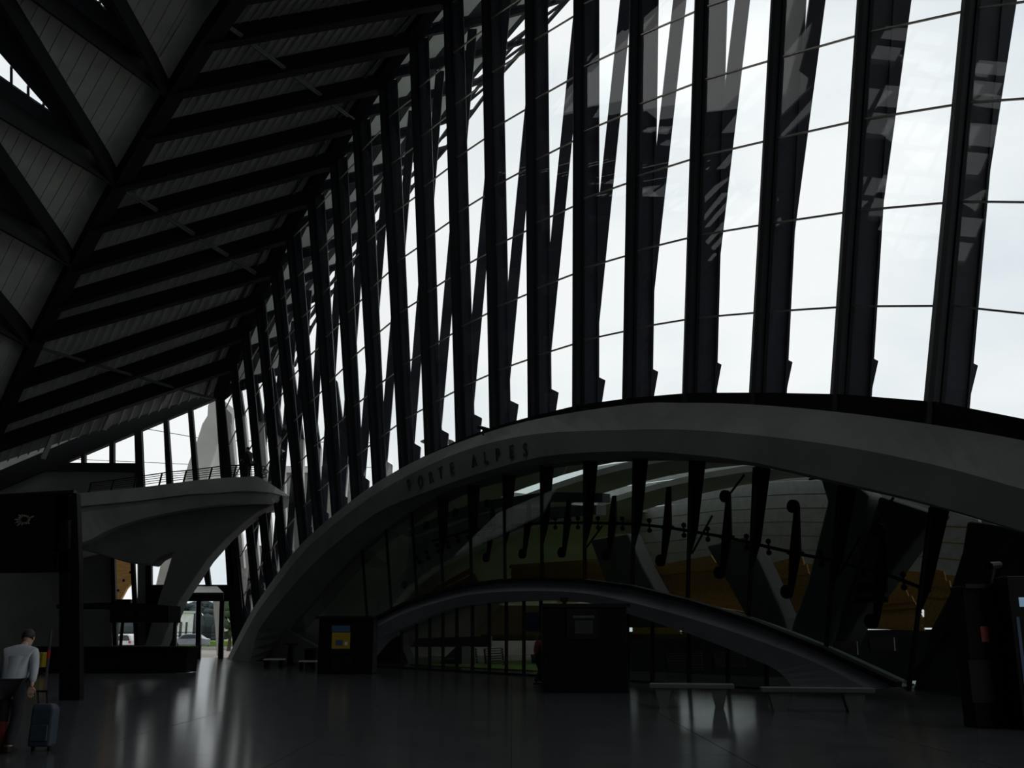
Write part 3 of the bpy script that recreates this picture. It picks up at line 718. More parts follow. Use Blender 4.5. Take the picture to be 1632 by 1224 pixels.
# concrete columns and branching arms
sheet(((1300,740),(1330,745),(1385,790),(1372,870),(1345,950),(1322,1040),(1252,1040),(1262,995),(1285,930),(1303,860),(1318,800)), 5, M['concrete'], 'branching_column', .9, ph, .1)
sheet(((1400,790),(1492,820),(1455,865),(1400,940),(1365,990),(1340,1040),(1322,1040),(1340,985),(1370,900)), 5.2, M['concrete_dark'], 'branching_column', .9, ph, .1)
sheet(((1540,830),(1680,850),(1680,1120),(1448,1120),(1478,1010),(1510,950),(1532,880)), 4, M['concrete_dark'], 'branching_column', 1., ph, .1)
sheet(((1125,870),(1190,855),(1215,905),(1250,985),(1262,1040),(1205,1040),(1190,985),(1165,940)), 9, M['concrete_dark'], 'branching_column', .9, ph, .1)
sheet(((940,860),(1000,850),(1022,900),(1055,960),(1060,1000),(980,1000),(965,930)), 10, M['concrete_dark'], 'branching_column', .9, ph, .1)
sheet(((596,1000),(650,935),(690,905),(740,880),(790,858),(830,842),(880,828),(950,820),(950,805),(880,808),(800,812),(760,822),(720,838),(660,858),(655,900),(600,960)), 1.6, M['white'], 'balcony_reflection', .5)  # reflection of the balcony in the glass, modelled as a solid white band
sheet(((640,850),(700,822),(760,800),(870,784),(960,786),(960,800),(870,800),(800,808),(720,832),(650,856)), 1.9, M['painted'], 'balcony_reflection', .4)  # upper band of the same modelled reflection
for k, (x, y) in enumerate(((662,889),(667,896),(678,880),(681,889),(695,869),(697,878),(710,864),(713,871),(726,854),(728,862),(743,847),(744,856),(758,843),(760,851),(777,839),(642,932),(678,838),(724,817),(775,803))):
    rr = .10 if k < 15 else .20
    c = bp(x, y, 1.45); ring = [c + (D * math.cos(t * .785) + V((0, 0, 1)) * math.sin(t * .785)) * rr for t in range(8)]
    MB().prism(ring, N * .12).build('reflection_dot', M['steel'], ph)  # dark dots set on the modelled balcony reflection
# timber boarded vaults between the columns: planks
def boards(quad, w_, n, nm='timber_plank'):
    a, b, c, d_ = [bp(*p, w_) for p in quad]
    for k in range(n):
        t0, t1 = k / n, (k + 1.03) / n
        dep = N * (.05 + .05 * (k % 2) + .35 * math.sin(math.pi * (k + .5) / n))
        MB().prism([a.lerp(d_, t0) + dep, b.lerp(c, t0) + dep, b.lerp(c, t1) + dep, a.lerp(d_, t1) + dep], N * .08).build(nm, M['pale_timber' if 'pale' in nm else 'timber'], ph)
boards(((1020,905),(1130,885),(1205,990),(1065,960)), 11, 9)
boards(((1195,905),(1275,885),(1300,1000),(1240,1000)), 11, 8)
boards(((1340,960),(1440,940),(1470,1005),(1310,1000)), 11, 7)
boards(((1465,900),(1500,910),(1520,1000),(1465,1000)), 9, 6)
boards(((810,900),(955,890),(985,945),(800,938)), 12, 7)
boards(((655,955),(745,905),(760,945),(640,985)), 10, 5)
boards(((640,1010),(700,965),(880,965),(880,1012)), 16, 7, 'pale_timber_plank')
boards(((1003,970),(1060,975),(1080,1010),(1003,1010)), 16, 4)
# curved roof beams of the platform hall (pale bands)
for k in range(9):
    y0 = 735 + k * 19
    pts = [(940 + k * 8, y0 + 26 - k * 1), (1040 + k * 6, y0 + 12), (1150, y0 - 2 + k), (1260, y0 - 14 + k * 3), (1400, y0 - 22 + k * 5), (1560, y0 - 30 + k * 8)]
    for q in range(5):
        a, b = bp(*pts[q], 16), bp(*pts[q + 1], 16)
        MB().prism([a, b, b + V((0, 0, .62)), a + V((0, 0, .62))], N * .25).build('roof_band', M['white'], ph)
ext = [[p + D * ds for p in rings[13]] for ds in (6, 14, 30, 60)]
for sel, strips in ((rings[:6], ((1.0, 26),)), (rings[5:14] + ext, ((1.0, 6.0), (7.6, 10.5), (12.5, 15.5), (17.0, 26.0)))):
    for w0, w1 in strips:
        rr_ = []
        for r in sel:
            a_ = r[0]; f_ = lambda w: V((0, 0, -.5 - .012 * w))
            rr_.append([a_ + N * w0 + f_(w0) - V((0, 0, .3)), a_ + N * w1 + f_(w1) - V((0, 0, .3)), a_ + N * w1 + f_(w1), a_ + N * w0 + f_(w0)])
        MB().loft(dense(rr_, 2)).build('roof_shell', M['concrete_out'], ph)
bs = []
for q_, r in enumerate(rings[:14] + ext):
    t_ = r[0] + N * 21 + V((0, 0, -1.0 if q_ > 2 else -.2)); lo = V((t_.x, t_.y, min(1.85 if q_ > 7 else 3.6, t_.z - .1))); bs.append([lo, t_, t_ + N * .3, lo + N * .3])
MB().prism([sz(67, 0, -.8), sz(67, 7.5, -.8), sz(67, 7.5, -15), sz(67, 0, -15)], D * .3).build('end_screen', M['concrete_dark'], ph)
MB().loft(bs).build('back_shell', M['timber'], ph)
# deck, parapet and louvre benches of the far side
sheet(((600,1010),(1500,1003),(1500,1018),(600,1022)), 17, M['grey_steel'], 'parapet', .3)
sheet(((985,1020),(1500,1010),(1500,1085),(1100,1085),(985,1066)), 7, M['concrete_dark'], 'ramp_wall', .3)
for (x0, x1, y0, y1, wq) in ((740,758,1034,1066,6),(772,800,1034,1066,6),(1062,1118,1042,1072,4.5),(1136,1186,1040,1066,4.5),(1330,1366,1024,1046,4.5),(1385,1425,1018,1040,4.5)):
    bn = empty('slatted_bench', tuple(bp((x0 + x1) / 2, y1, wq))); bn.location.z = 0
    tag(bn, {740:'narrow slatted seat just right of the lawn view behind the low glazing', 772:'slatted seat second to the right of the lawn view behind the low glazing', 1062:'wide slatted seat behind the glass right of the large black kiosk', 1136:'slatted seat behind the glass under the right slope of the low arch', 1330:'slatted seat seen above the right slope of the low arch',1385:'slatted seat farthest right above the foot of the low arch'}[x0], 'bench')
    nn = 8
    for k in range(nn):
        y = lerp(y0, y1, k / nn); 
        MB().bar(bp(x0 + k * .8, y, wq), bp(x1 + k * .2, y - 1, wq), .05, .045).build('slat', M['bar'], bn)
    for x in (x0, x1): MB().bar(bp(x, y0, wq + .1), V(bp(x + 3, y1, wq + .1)), .08, .06).build('leg', M['steel'], bn)
# lawn outside behind the platform hall
lw = MB().prism([sz(17, 0.0, -3), sz(27.5, 0.0, -3), sz(27.5, 0.0, -60), sz(2, 0.0, -60)], (0, 0, .04)).build('lawn', M['grass']); tag(lw, kind='structure')
sheet(((640,1018),(780,1014),(780,1031),(640,1031)), 12, M['carg'], 'retaining_strip', .2)
sheet(((560,990),(636,1000),(640,1030),(654,1064),(600,1066),(560,1066)), 5, M['concrete_dark'], 'abutment', .5)
sheet(((728,1030),(736,1030),(736,1070),(688,1067)), 5, M['concrete_dark'], 'abutment', .5)

# ------------------------------------------------------------------ furniture on the hall floor
def boxat(px0, px1, pyb, pyt, depth, name, m, parent=None, bev=0, dy0=0.0):
    P = fl(px0, pyb); Y = P.y + dy0; a = atY(px0, pyt, Y); b = atY(px1, pyb, Y)
    return MB().box((atY(px0, pyb, Y).x, Y, 0), (b.x, Y + depth, a.z)).build(name, m, parent, bev)
def quad(px0, py0, px1, py1, Y, th, name, m, parent):
    ym = (py0 + py1) / 2; a = V((atY(px0, ym, Y).x, Y, atY(px0, py0, Y).z)); b = V((atY(px1, ym, Y).x, Y, atY(px1, py1, Y).z))
    return MB().box((min(a.x, b.x), Y - th, min(a.z, b.z)), (max(a.x, b.x), Y, max(a.z, b.z))).build(name, m, parent)
# large black kiosk
P = fl(865, 1104); k2 = empty('kiosk', (fl(934, 1104).x, P.y + .6, 0)); tag(k2, 'large black square kiosk with a small dim screen, in front of the low arch', 'kiosk'); Y = P.y
boxat(866, 1002, 1104, 964, 1.6, 'body', M['black'], k2, .03); quad(864, 968, 1004, 962, Y - .02, .06, 'cornice', M['black2'], k2)
quad(903, 1018, 952, 971, Y, .05, 'screen_frame', M['black2'], k2); quad(916, 1010, 945, 989, Y - .05, .01, 'screen', M['led'], k2); quad(913, 985, 947, 981, Y - .05, .01, 'label_strip', M['grey_steel'], k2)
for x in (892, 978): quad(x, 1100, x + .6, 966, Y, .01, 'panel_joint', M['black2'], k2)
c2 = atY(899, 956, Y + .3); cc = empty('spotlight', (c2.x, c2.y, c2.z - .14)); tag(cc, 'small black spotlight on top of the large black kiosk', 'spotlight')
MB().box((c2.x - .05, c2.y - .05, c2.z - .13), (c2.x + .05, c2.y + .05, c2.z - .03)).build('stem', M['black2'], cc)
MB().box((c2.x - .11, c2.y - .12, c2.z - .04), (c2.x + .12, c2.y + .12, c2.z + .08)).build('lamp_head', M['black2'], cc, .02)
# poster kiosk
P = fl(505, 1074); k1 = empty('kiosk', (fl(549, 1074).x, P.y + .6, 0)); tag(k1, 'black square kiosk with a small yellow and blue lit poster', 'kiosk'); Y = P.y
boxat(505, 593, 1074, 983, 1.4, 'body', M['black'], k1, .03); quad(503, 986, 594, 982, Y - .02, .06, 'cornice', M['black2'], k1)
quad(527, 1042, 560, 995, Y, .06, 'poster_frame', M['black2'], k1); quad(529, 1034, 558, 1008, Y - .06, .01, 'poster', M['poster_y'], k1); quad(529, 1007, 558, 997, Y - .06, .01, 'poster_header', M['poster_b'], k1)
quad(535, 1029, 546, 1020, Y - .072, .008, 'poster_picture', M['poster_b'], k1); quad(549, 1028, 554, 1023, Y - .072, .008, 'poster_picture', M['white'], k1)
quad(529, 1068, 560, 1046, Y, .03, 'lower_panel', M['black2'], k1)
# right hand machines
P = fl(1556, 1160); k3 = empty('vending_machine', (P.x + .6, P.y + .5, 0)); tag(k3, 'black vending machine with a red label at the right edge of the view', 'machine'); Y = P.y
boxat(1556, 1618, 1160, 934, .5, 'body', M['black'], k3, .02); quad(1536, 938, 1603, 931, Y - .01, .08, 'cornice', M['black2'], k3)
quad(1563, 1023, 1575, 998, Y, .012, 'red_label', M['red'], k3); quad(1546, 1120, 1598, 1052, Y, .02, 'hatch', M['black2'], k3)
k4 = empty('ticket_machine', (fl(1660, 1164).x, P.y + .4, 0)); tag(k4, 'taller black ticket machine with a lit blue screen, cut off by the right edge', 'machine')
boxat(1632, 1760, 1164, 918, .5, 'body', M['black'], k4, .02); Yb = fl(1632, 1164).y
quad(1624, 967, 1650, 952, Yb, .012, 'screen', M['lamp'], k4); quad(1626, 1104, 1631, 983, Yb, .012, 'light_strip', M['poster_b'], k4); quad(1640, 1090, 1700, 990, Yb, .02, 'front_panel', M['black2'], k4)
c3 = atY(1585, 903, Y + .3); sp_ = empty('spotlight', (c3.x, c3.y, 2.35)); tag(sp_, 'small dark spotlight on a bracket above the black vending machine', 'spotlight')
zt3 = atY(1560, 934, Y).z
MB().bar((c3.x - .12, c3.y, zt3 - .02), (c3.x, c3.y, c3.z), .04, .04).build('stem', M['black2'], sp_); MB().tube([(c3.x - .14, c3.y - .1, c3.z), (c3.x + .12, c3.y + .05, c3.z + .04)], [.08, .06], 10).build('lamp_head', M['black2'], sp_)
# low benches in front of the low arch
def low_bench(x0, x1, ytop, ybot, lab):
    P = fl(x0, ybot); Q = fl(x1, ybot + (x1 - x0) * .012); e = empty('bench', ((P.x + Q.x) / 2, (P.y + Q.y) / 2, 0)); tag(e, lab, 'bench', 'low stone benches before the arch')
    a = atY(x0, ytop, P.y).z; d_ = (Q - P).normalized(); n_ = V((-d_.y, d_.x, 0)); L_ = (Q - P).length
    MB().prism([P + V((0, 0, a - .09)), Q + V((0, 0, a - .09)), Q + n_ * .55 + V((0, 0, a - .09)), P + n_ * .55 + V((0, 0, a - .09))], (0, 0, .09)).build('seat', M['concrete_dark'], e, .01)
    for t in (.06, .72):
        p0 = P + d_ * (L_ * t) + n_ * .06; p1 = P + d_ * (L_ * (t + .2)) + n_ * .06; sk_ = d_ * .1
        MB().prism([p0, p1 - sk_, p1, p0 - sk_ * 0 + V((0, 0, 0))][:3] + [p0 + V((0, 0, 0))] if False else [p0 + sk_, p1 - sk_, p1 + V((0, 0, a - .09)), p0 + V((0, 0, a - .09))], n_ * .43).build('support', M['concrete_dark'], e)
low_bench(1036, 1172, 1090, 1128, 'left low stone bench on the floor right of the large kiosk')
low_bench(1216, 1398, 1096, 1134, 'right low stone bench on the floor at the foot of the low arch')
def small_bench(x0, x1, yt, yb, lab):
    P = fl(x0, yb); e = empty('bench', (fl((x0 + x1) / 2, yb).x, P.y, 0)); tag(e, lab, 'bench', 'small pale-topped benches')
    a = atY(x0, yt, P.y); b = atY(x1, yt, P.y)
    MB().box((a.x, P.y, a.z - .06), (b.x, P.y + .5, a.z)).build('seat', M['white'], e); 
    for x in (a.x + .03, b.x - .22): MB().box((x, P.y + .04, 0), (x + .18, P.y + .46, a.z - .06)).build('support', M['black'], e)
small_bench(420, 452, 1050, 1064, 'pale-topped bench nearest the left foot of the great arch')
small_bench(476, 504, 1053, 1067, 'pale-topped bench tucked against the poster kiosk')
P = fl(462, 1060); pd = empty('pedestal', (P.x, P.y, 0)); tag(pd, 'black pedestal stand between the two pale-topped benches', 'stand')
z0 = atY(462, 1027, P.y).z
MB().tube([(P.x, P.y, 0), (P.x, P.y, .05), (P.x, P.y, .06)], [.28, .28, .1], 12).build('base', M['black'], pd); MB().tube([(P.x, P.y, .05), (P.x, P.y, z0)], [.16, .12], 10).build('stem', M['black'], pd)
MB().box((P.x - .30, P.y - .2, z0 - .03), (P.x + .30, P.y + .2, z0 + .05)).build('top', M['black'], pd, .01)
P = fl(492, 1062); pd = empty('litter_bin', (P.x, P.y + .4, 0)); tag(pd, 'low black litter bin against the left side of the poster kiosk', 'bin')
MB().tube([(P.x, P.y + .4, 0), (P.x, P.y + .4, .75)], [.26, .34], 12).build('body', M['black'], pd); MB().tube([(P.x, P.y + .4, .75), (P.x, P.y + .4, .80), (P.x, P.y + .4, .86)], [.36, .36, .2], 12).build('rim', M['black2'], pd)
# information counter with canopy
P = fl(165, 1073); ct = empty('counter', (fl(232, 1073).x, P.y + .8, 0)); tag(ct, 'long dark information counter with its own flat canopy, before the balcony leg', 'counter'); Y = P.y
Q = lambda x, y, d=0: atY(x, y, Y) + V((0, d, 0))
MB().prism([Q(60,1072), Q(296,1072), Q(299,1045), Q(301,1034), Q(60,1034)], (0, 1.4, 0)).build('body', M['black'], ct, .02)
MB().prism([Q(50,1034,-.1), Q(302,1034,-.1), Q(302,1030,-.1), Q(50,1030,-.1)], (0, 1.7, 0)).build('worktop', M['black2'], ct)
for x in (100, 176, 262): MB().box(V((Q(x,1030).x, Y + .9, Q(x,1030).z)), V((Q(x + 4,1030).x, Y + 1.0, Q(x,990).z))).build('post', M['black2'], ct)
MB().prism([Q(90,964), Q(140,961), Q(186,960), Q(230,962), Q(268,965), Q(268,992), Q(175,992), Q(175,970), Q(90,970)], (0, 1.6, 0)).build('canopy', M['black'], ct)
for x in (198, 222): MB().prism([Q(x,985,-.01), Q(x + 14,985,-.01), Q(x + 14,972,-.01), Q(x,972,-.01)], (0, .01, 0)).build('name_plate', M['black2'], ct)
# sign board on twin blades
Y = fl(100, 1116).y; sg = empty('sign_board', (atY(110, 1116, Y).x, Y, 0)); tag(sg, 'tall black sign board on a twin-bladed post at the left edge', 'sign')
Q = lambda x, y, d=0: atY(x, y, Y) + V((0, d, 0))
for x0, x1 in ((94, 109), (112, 127)):
    MB().prism([Q(x0,1116), Q(x1,1117), Q(x1 - 1,900), Q(x1 - 5 if x0 > 100 else x1 - 1,786), Q(x0 + 2,786), Q(x0,900)], (0, .25, 0)).build('post_blade', M['black'], sg)
MB().prism([Q(-60,914), Q(86,912), Q(92,880), Q(95,836), Q(98,788), Q(-60,796)], (0, .12, 0)).build('panel', M['black'], sg)
MB().prism([Q(-60,796,-.02), Q(118,786,-.02), Q(118,781,-.02), Q(-60,791,-.02)], (0, .2, 0)).build('top_rail', M['black2'], sg)
MB().prism([Q(88,790), Q(113,790), Q(113,828), Q(104,829), Q(98,836), Q(92,880), Q(86,880)], (0, .1, 0)).build('upper_bracket', M['black'], sg)
MB().prism([Q(88,884), Q(113,874), Q(113,912), Q(86,912)], (0, .1, 0)).build('lower_bracket', M['black'], sg)
rd = random.Random(4)
for k in range(16):
    t = k / 16 * 6.283; r = rd.uniform(8, 19); cx, cy = 39, 828
    a = Q(cx + 5 * math.cos(t), cy + 4 * math.sin(t), -.01); b = Q(cx + r * math.cos(t), cy + r * .85 * math.sin(t), -.01); pr = (b - a).cross(V((0, 1, 0))).normalized() * .022
    MB().prism([a - pr * .3, lerp(a, b, .6) - pr, b, lerp(a, b, .6) + pr], (0, .008, 0)).build('printed_leaf', M['soffit_dim'], sg)
# yellow box and pole near the traveller
P = fl(33, 1075); yb2 = empty('letter_box', (P.x + .4, P.y, 0)); tag(yb2, 'yellow box on short legs behind the stooping traveller', 'box')
a = atY(30, 1040, P.y); b = atY(67, 1064, P.y)
MB().box((a.x, P.y, b.z), (b.x, P.y + .4, a.z)).build('body', M['yellow'], yb2, .03)
for x in (a.x + .08, b.x - .16): MB().box((x, P.y + .1, 0), (x + .08, P.y + .3, b.z)).build('leg', M['black2'], yb2)
MB().box((a.x + .15, P.y - .01, a.z - .2), (b.x - .15, P.y, a.z - .15)).build('slot', M['black'], yb2)
P = fl(74, 1076); pb = empty('bollard', (P.x, P.y, 0)); tag(pb, 'thin grey post with a red band beside the yellow box', 'post')
z0 = atY(74, 1003, P.y).z
MB().tube([(P.x, P.y, 0), (P.x, P.y, z0)], .06, 8).build('post', M['grey_steel'], pb); MB().tube([(P.x, P.y, z0 * .35), (P.x, P.y, z0 * .55)], .066, 8).build('band', M['red'], pb)
# security camera on the arch
c = fp(770, 684, .5); sc_ = empty('security_camera', tuple(fp(770, 692, .5))); tag(sc_, 'small black security camera on the top edge of the great arch', 'camera')
MB().bar(fp(763, 680.5, .5), fp(777, 684.5, .5), .14, .14).build('housing', M['black2'], sc_); MB().bar(c, fp(770, 694, .5), .05, .05).build('bracket', M['black2'], sc_)
# signs seen through the glass
Pq = bp(849, 990, 3.5); sn = MB().prism([bp(838,976,3.5), bp(861,976,3.5), bp(861,1006,3.5), bp(838,1006,3.5)], N * .08).build('panel', M['blue']); sn.name = 'information_board'
tag(sn, 'dark blue information board behind the glass beside the large kiosk', 'board')
for (x0, y0, x1, y1, lab) in ((1367,930,1412,945,'upper black direction board hanging behind the right panes'), (1362,951,1413,960,'lower black direction board hanging behind the right panes')):
    o = MB().prism([bp(x0,y0,3.6), bp(x1,y0,3.6), bp(x1,y1,3.6), bp(x0,y1,3.6)], N * .1).build('direction_board', M['black']); tag(o, lab, 'board')
    for x in (x0 + 5, x1 - 5): MB().bar(bp(x, y0, 3.65), bp(x, y0 - 60, 3.65), .03, .03).build('hanger', M['steel'], o)

# ------------------------------------------------------------------ people
def skin(name, nodes_, edges, m, parent, sub=2):
    me = bpy.data.meshes.new(name); bm = bmesh.new(); ly_ = bm.verts.layers.skin.verify()
    vs = []
    for co, r in nodes_:
        v = bm.verts.new(co); v[ly_].radius = r if isinstance(r, tuple) else (r, r); vs.append(v)
    vs[0][ly_].use_root = True
    for a, b in edges: bm.edges.new((vs[a], vs[b]))
    bm.to_mesh(me); bm.free(); o = bpy.data.objects.new(name, me); C.objects.link(o)
    md = o.modifiers.new('s', 'SKIN'); md.use_smooth_shade = True; md.use_x_symmetry = False
    sb2 = o.modifiers.new('d', 'SUBSURF'); sb2.levels = sub; sb2.render_levels = sub
    bpy.context.view_layer.update()
    nm = bpy.data.meshes.new_from_object(o.evaluated_get(bpy.context.evaluated_depsgraph_get()))
    o.modifiers.clear(); o.data = nm; nm.materials.clear(); nm.materials.append(m); o.parent = parent
    return o
def hand(parent, wrist, d, side, out):
    d = V(d).normalized(); out = V(out).normalized(); wd = d.cross(out).normalized()
    W = V(wrist); mb = MB()
    mb.loft([[W + wd * .026 + out * .014, W - wd * .026 + out * .014, W - wd * .026 - out * .014, W + wd * .026 - out * .014],
             [W + d * .085 + wd * .040 + out * .012, W + d * .085 - wd * .040 + out * .012, W + d * .085 - wd * .040 - out * .012, W + d * .085 + wd * .040 - out * .012]])
    for k, ln in enumerate((.066, .078, .072, .056)):
        b = W + d * .083 + wd * (.030 - .020 * k); m1 = b + d * ln * .45 - out * .008; m2 = m1 + d * ln * .3 - out * .020; e_ = m2 + d * ln * .1 - out * .022
        mb.tube([b, m1, m2, e_], [.0095, .009, .008, .006], 6)
    b = W + d * .02 + wd * .034 * side; mb.tube([b, b + d * .03 + wd * .022 * side, b + d * .058 + wd * .02 * side - out * .012], [.012, .010, .008], 6)
    return mb
def person(loc, rz, sc, lab, pose, shirt_m, trouser_m, hair_m, sleeves=1.0, long_hair=False):
    e = empty('person', loc); e.rotation_euler = (0, 0, rz); e.scale = (sc, sc, sc); tag(e, lab, 'person')
    J = pose
    nm = ['pelvis', 'belly', 'chest', 'neck', 'skull', 'shL', 'elL', 'wrL', 'shR', 'elR', 'wrR', 'hiL', 'knL', 'anL', 'toL', 'hiR', 'knR', 'anR', 'toR']
    R_ = dict(pelvis=(.13, .10), belly=(.125, .09), chest=(.14, .10), neck=.05, skull=.05, shL=.055, elL=.038, wrL=.026, hiL=.082, knL=.055, anL=.038, toL=.036)
    for k in ('sh', 'el', 'wr', 'hi', 'kn', 'an', 'to'): R_[k + 'R'] = R_[k + 'L']
    idx = {n_: i for i, n_ in enumerate(nm)}
    ed = [('pelvis','belly'),('belly','chest'),('chest','neck'),('neck','skull'),('chest','shL'),('shL','elL'),('elL','wrL'),('chest','shR'),('shR','elR'),('elR','wrR'),('pelvis','hiL'),('hiL','knL'),('knL','anL'),('anL','toL'),('pelvis','hiR'),('hiR','knR'),('knR','anR'),('anR','toR')]
    skin('body', [(J[n_], R_[n_]) for n_ in nm], [(idx[a], idx[b]) for a, b in ed], M['skin'], e)
    def grow(v, k): return (v[0] * 1.2 + .03, v[1] * 1.25 + .035) if isinstance(v, tuple) else v * 1.15 + .018
    tn = ['belly', 'pelvis', 'chest', 'shL', 'elL', 'wrL', 'shR', 'elR', 'wrR', 'neck']; ti = {n_: i for i, n_ in enumerate(tn)}
    Jt = dict(J); Jt['wrL'] = lerp(V(J['elL']), V(J['wrL']), .85 * sleeves); Jt['wrR'] = lerp(V(J['elR']), V(J['wrR']), .85 * sleeves)
    skin('shirt', [(Jt[n_], grow(R_[n_], 1.12)) for n_ in tn], [(ti[a], ti[b]) for a, b in (('belly','pelvis'),('belly','chest'),('chest','shL'),('shL','elL'),('elL','wrL'),('chest','shR'),('shR','elR'),('elR','wrR'),('chest','neck'))], shirt_m, e)
    pn = ['pelvis', 'hiL', 'knL', 'anL', 'hiR', 'knR', 'anR']; pi_ = {n_: i for i, n_ in enumerate(pn)}
    skin('trousers', [(J[n_], grow(R_[n_], 1.12)) for n_ in pn], [(pi_[a], pi_[b]) for a, b in (('pelvis','hiL'),('hiL','knL'),('knL','anL'),('pelvis','hiR'),('hiR','knR'),('knR','anR'))], trouser_m, e)
    for s_ in 'LR':
        a = V(J['an' + s_]); t_ = V(J['to' + s_]); f_ = (t_ - a); f_.z = 0; f_.normalize(); sd = V((f_.y, -f_.x, 0)); b0 = a.copy(); b0.z = a.z - .075
        mb = MB().loft([[b0 - f_ * .07 + sd * .035 * q + V((0, 0, z)) for q, z in ((1, 0), (1, .07), (-1, .07), (-1, 0))], [b0 + f_ * .06 + sd * .045 * q + V((0, 0, z)) for q, z in ((1, 0), (1, .08), (-1, .08), (-1, 0))], [b0 + f_ * .19 + sd * .035 * q + V((0, 0, z)) for q, z in ((1, 0), (1, .035), (-1, .035), (-1, 0))]])
        o = mb.build('shoe', M['shoe'], None, .012); o.parent = e
    # head, facing +y of the figure unless turned by pose['face']
    Hc = V(J['head']); fw = V(J.get('face', (0, 1, 0))).normalized(); up = V(J.get('crown', (0, 0, 1))).normalized(); rt = fw.cross(up).normalized()
    hm = MB()
    prof = [(-.115,.035,.045,.03),(-.10,.05,.062,.025),(-.06,.066,.082,.015),(-.02,.074,.092,.005),(.03,.078,.098,0),(.075,.070,.090,-.005),(.105,.045,.060,-.01),(.12,.015,.02,-.01)]
    hm.loft([[Hc + up * z + rt * (a_ * math.cos(t * math.pi / 6)) + fw * (b_ * math.sin(t * math.pi / 6) + o_) for t in range(12)] for z, a_, b_, o_ in prof])
    hm.loft([[Hc + fw * .088 + up * .02 + rt * .009, Hc + fw * .088 + up * .02 - rt * .009, Hc + fw * .10 + up * .015], [Hc + fw * .085 - up * .03 + rt * .017, Hc + fw * .085 - up * .03 - rt * .017, Hc + fw * .118 - up * .026]])
    for q in (1, -1): hm.ball(Hc + rt * .078 * q - up * .005, (.014, .02, .03), 6, 5)
    o = hm.build('head', M['skin'], None, 0, True); o.parent = e
    fm = MB()
    for q in (1, -1): fm.ball(Hc + fw * .092 + up * .012 + rt * .031 * q, .010, 6, 4)
    fm.bar(Hc + fw * .094 - up * .058 + rt * .022, Hc + fw * .094 - up * .058 - rt * .022, .01, .008)
    o = fm.build('eyes_and_mouth', M['hair'], None); o.parent = e
    hr = MB(); hp = [(-.03 if not long_hair else -.13,.080,.075,-.035),(.03,.086,.090,-.022),(.06,.084,.098,-.012),(.09,.070,.088,-.008),(.118,.045,.058,-.008),(.134,.01,.015,-.01)]
    hr.loft([[Hc + up * z + rt * (a_ * math.cos(t * math.pi / 6)) + fw * (b_ * math.sin(t * math.pi / 6) + o_) for t in range(12)] for z, a_, b_, o_ in hp])
    o = hr.build('hair', hair_m, None, 0, True); o.parent = e
    for s_, q in (('L', 1), ('R', -1)):
        w_ = V(J['wr' + s_]); d_ = (w_ - V(J['el' + s_])).normalized()
        o = hand(e, w_, d_, q, J.get('palm', (0, -1, 0))).build('hand', M['skin'], None); o.parent = e
    return e
walk = dict(pelvis=(0,0,.93), belly=(0,.05,1.08), chest=(0,.14,1.27), neck=(0,.25,1.42), skull=(0,.30,1.47), head=(0,.36,1.52), face=(0,.86,-.5), crown=(0,.5,.86),
    shL=(-.19,.16,1.33), elL=(-.25,.10,1.06), wrL=(-.23,.16,.82), shR=(.19,.16,1.33), elR=(.26,.04,1.08), wrR=(.28,-.04,.86),
    hiL=(-.09,0,.88), knL=(-.10,.08,.49), anL=(-.10,.02,.09), toL=(-.11,.17,.045), hiR=(.09,0,.88), knR=(.10,.02,.49), anR=(.10,-.14,.09), toR=(.11,.0,.045), palm=(0,-1,0))
P = fl(27, 1199)
person((P.x - .17, P.y, 0), .05, 1.0, 'stooping person in a white shirt and dark trousers walking away at the left edge', walk, M['shirt'], M['darkcloth'], M['hair'], .9)
bal_p = dict(pelvis=(0,0,.94), belly=(0,.02,1.10), chest=(0,.05,1.30), neck=(0,.10,1.48), skull=(0,.12,1.53), head=(0,.14,1.60), face=(0,1,-.15), crown=(0,.15,1),
    shL=(-.20,.05,1.40), elL=(-.25,.12,1.12), wrL=(-.16,.34,1.06), shR=(.20,.05,1.40), elR=(.25,.10,1.12), wrR=(.18,.33,1.06),
    hiL=(-.09,0,.90), knL=(-.10,.03,.49), anL=(-.10,0,.09), toL=(-.11,.14,.045), hiR=(.09,0,.90), knR=(.10,.05,.49), anR=(.12,.03,.09), toR=(.14,.17,.045), palm=(0,0,1))
Pb = by_(388, 760, 1.1)
person((Pb.x, Pb.y, Pb.z - .01), 1.2, 1.16, 'person in dark clothes standing at the railing on the tip of the balcony', bal_p, M['jacket'], M['darkcloth'], M['hair'], 1.1)
std = dict(bal_p); std.update(wrL=(-.24,.12,.86), elL=(-.27,.0,1.12), wrR=(.24,.16,.88), elR=(.27,.02,1.12), knL=(-.09,.12,.50), anL=(-.09,.10,.09), toL=(-.09,.24,.045), anR=(.10,-.16,.10), toR=(.10,-.02,.045), palm=(1,0,0))
P = fl(858, 1093)
person((P.x, P.y + .2, 0), -1.2, .92, 'person in a dark red jacket half hidden behind the large black kiosk', std, M['redcloth'], M['darkcloth'], M['hair'], 1.1, True)
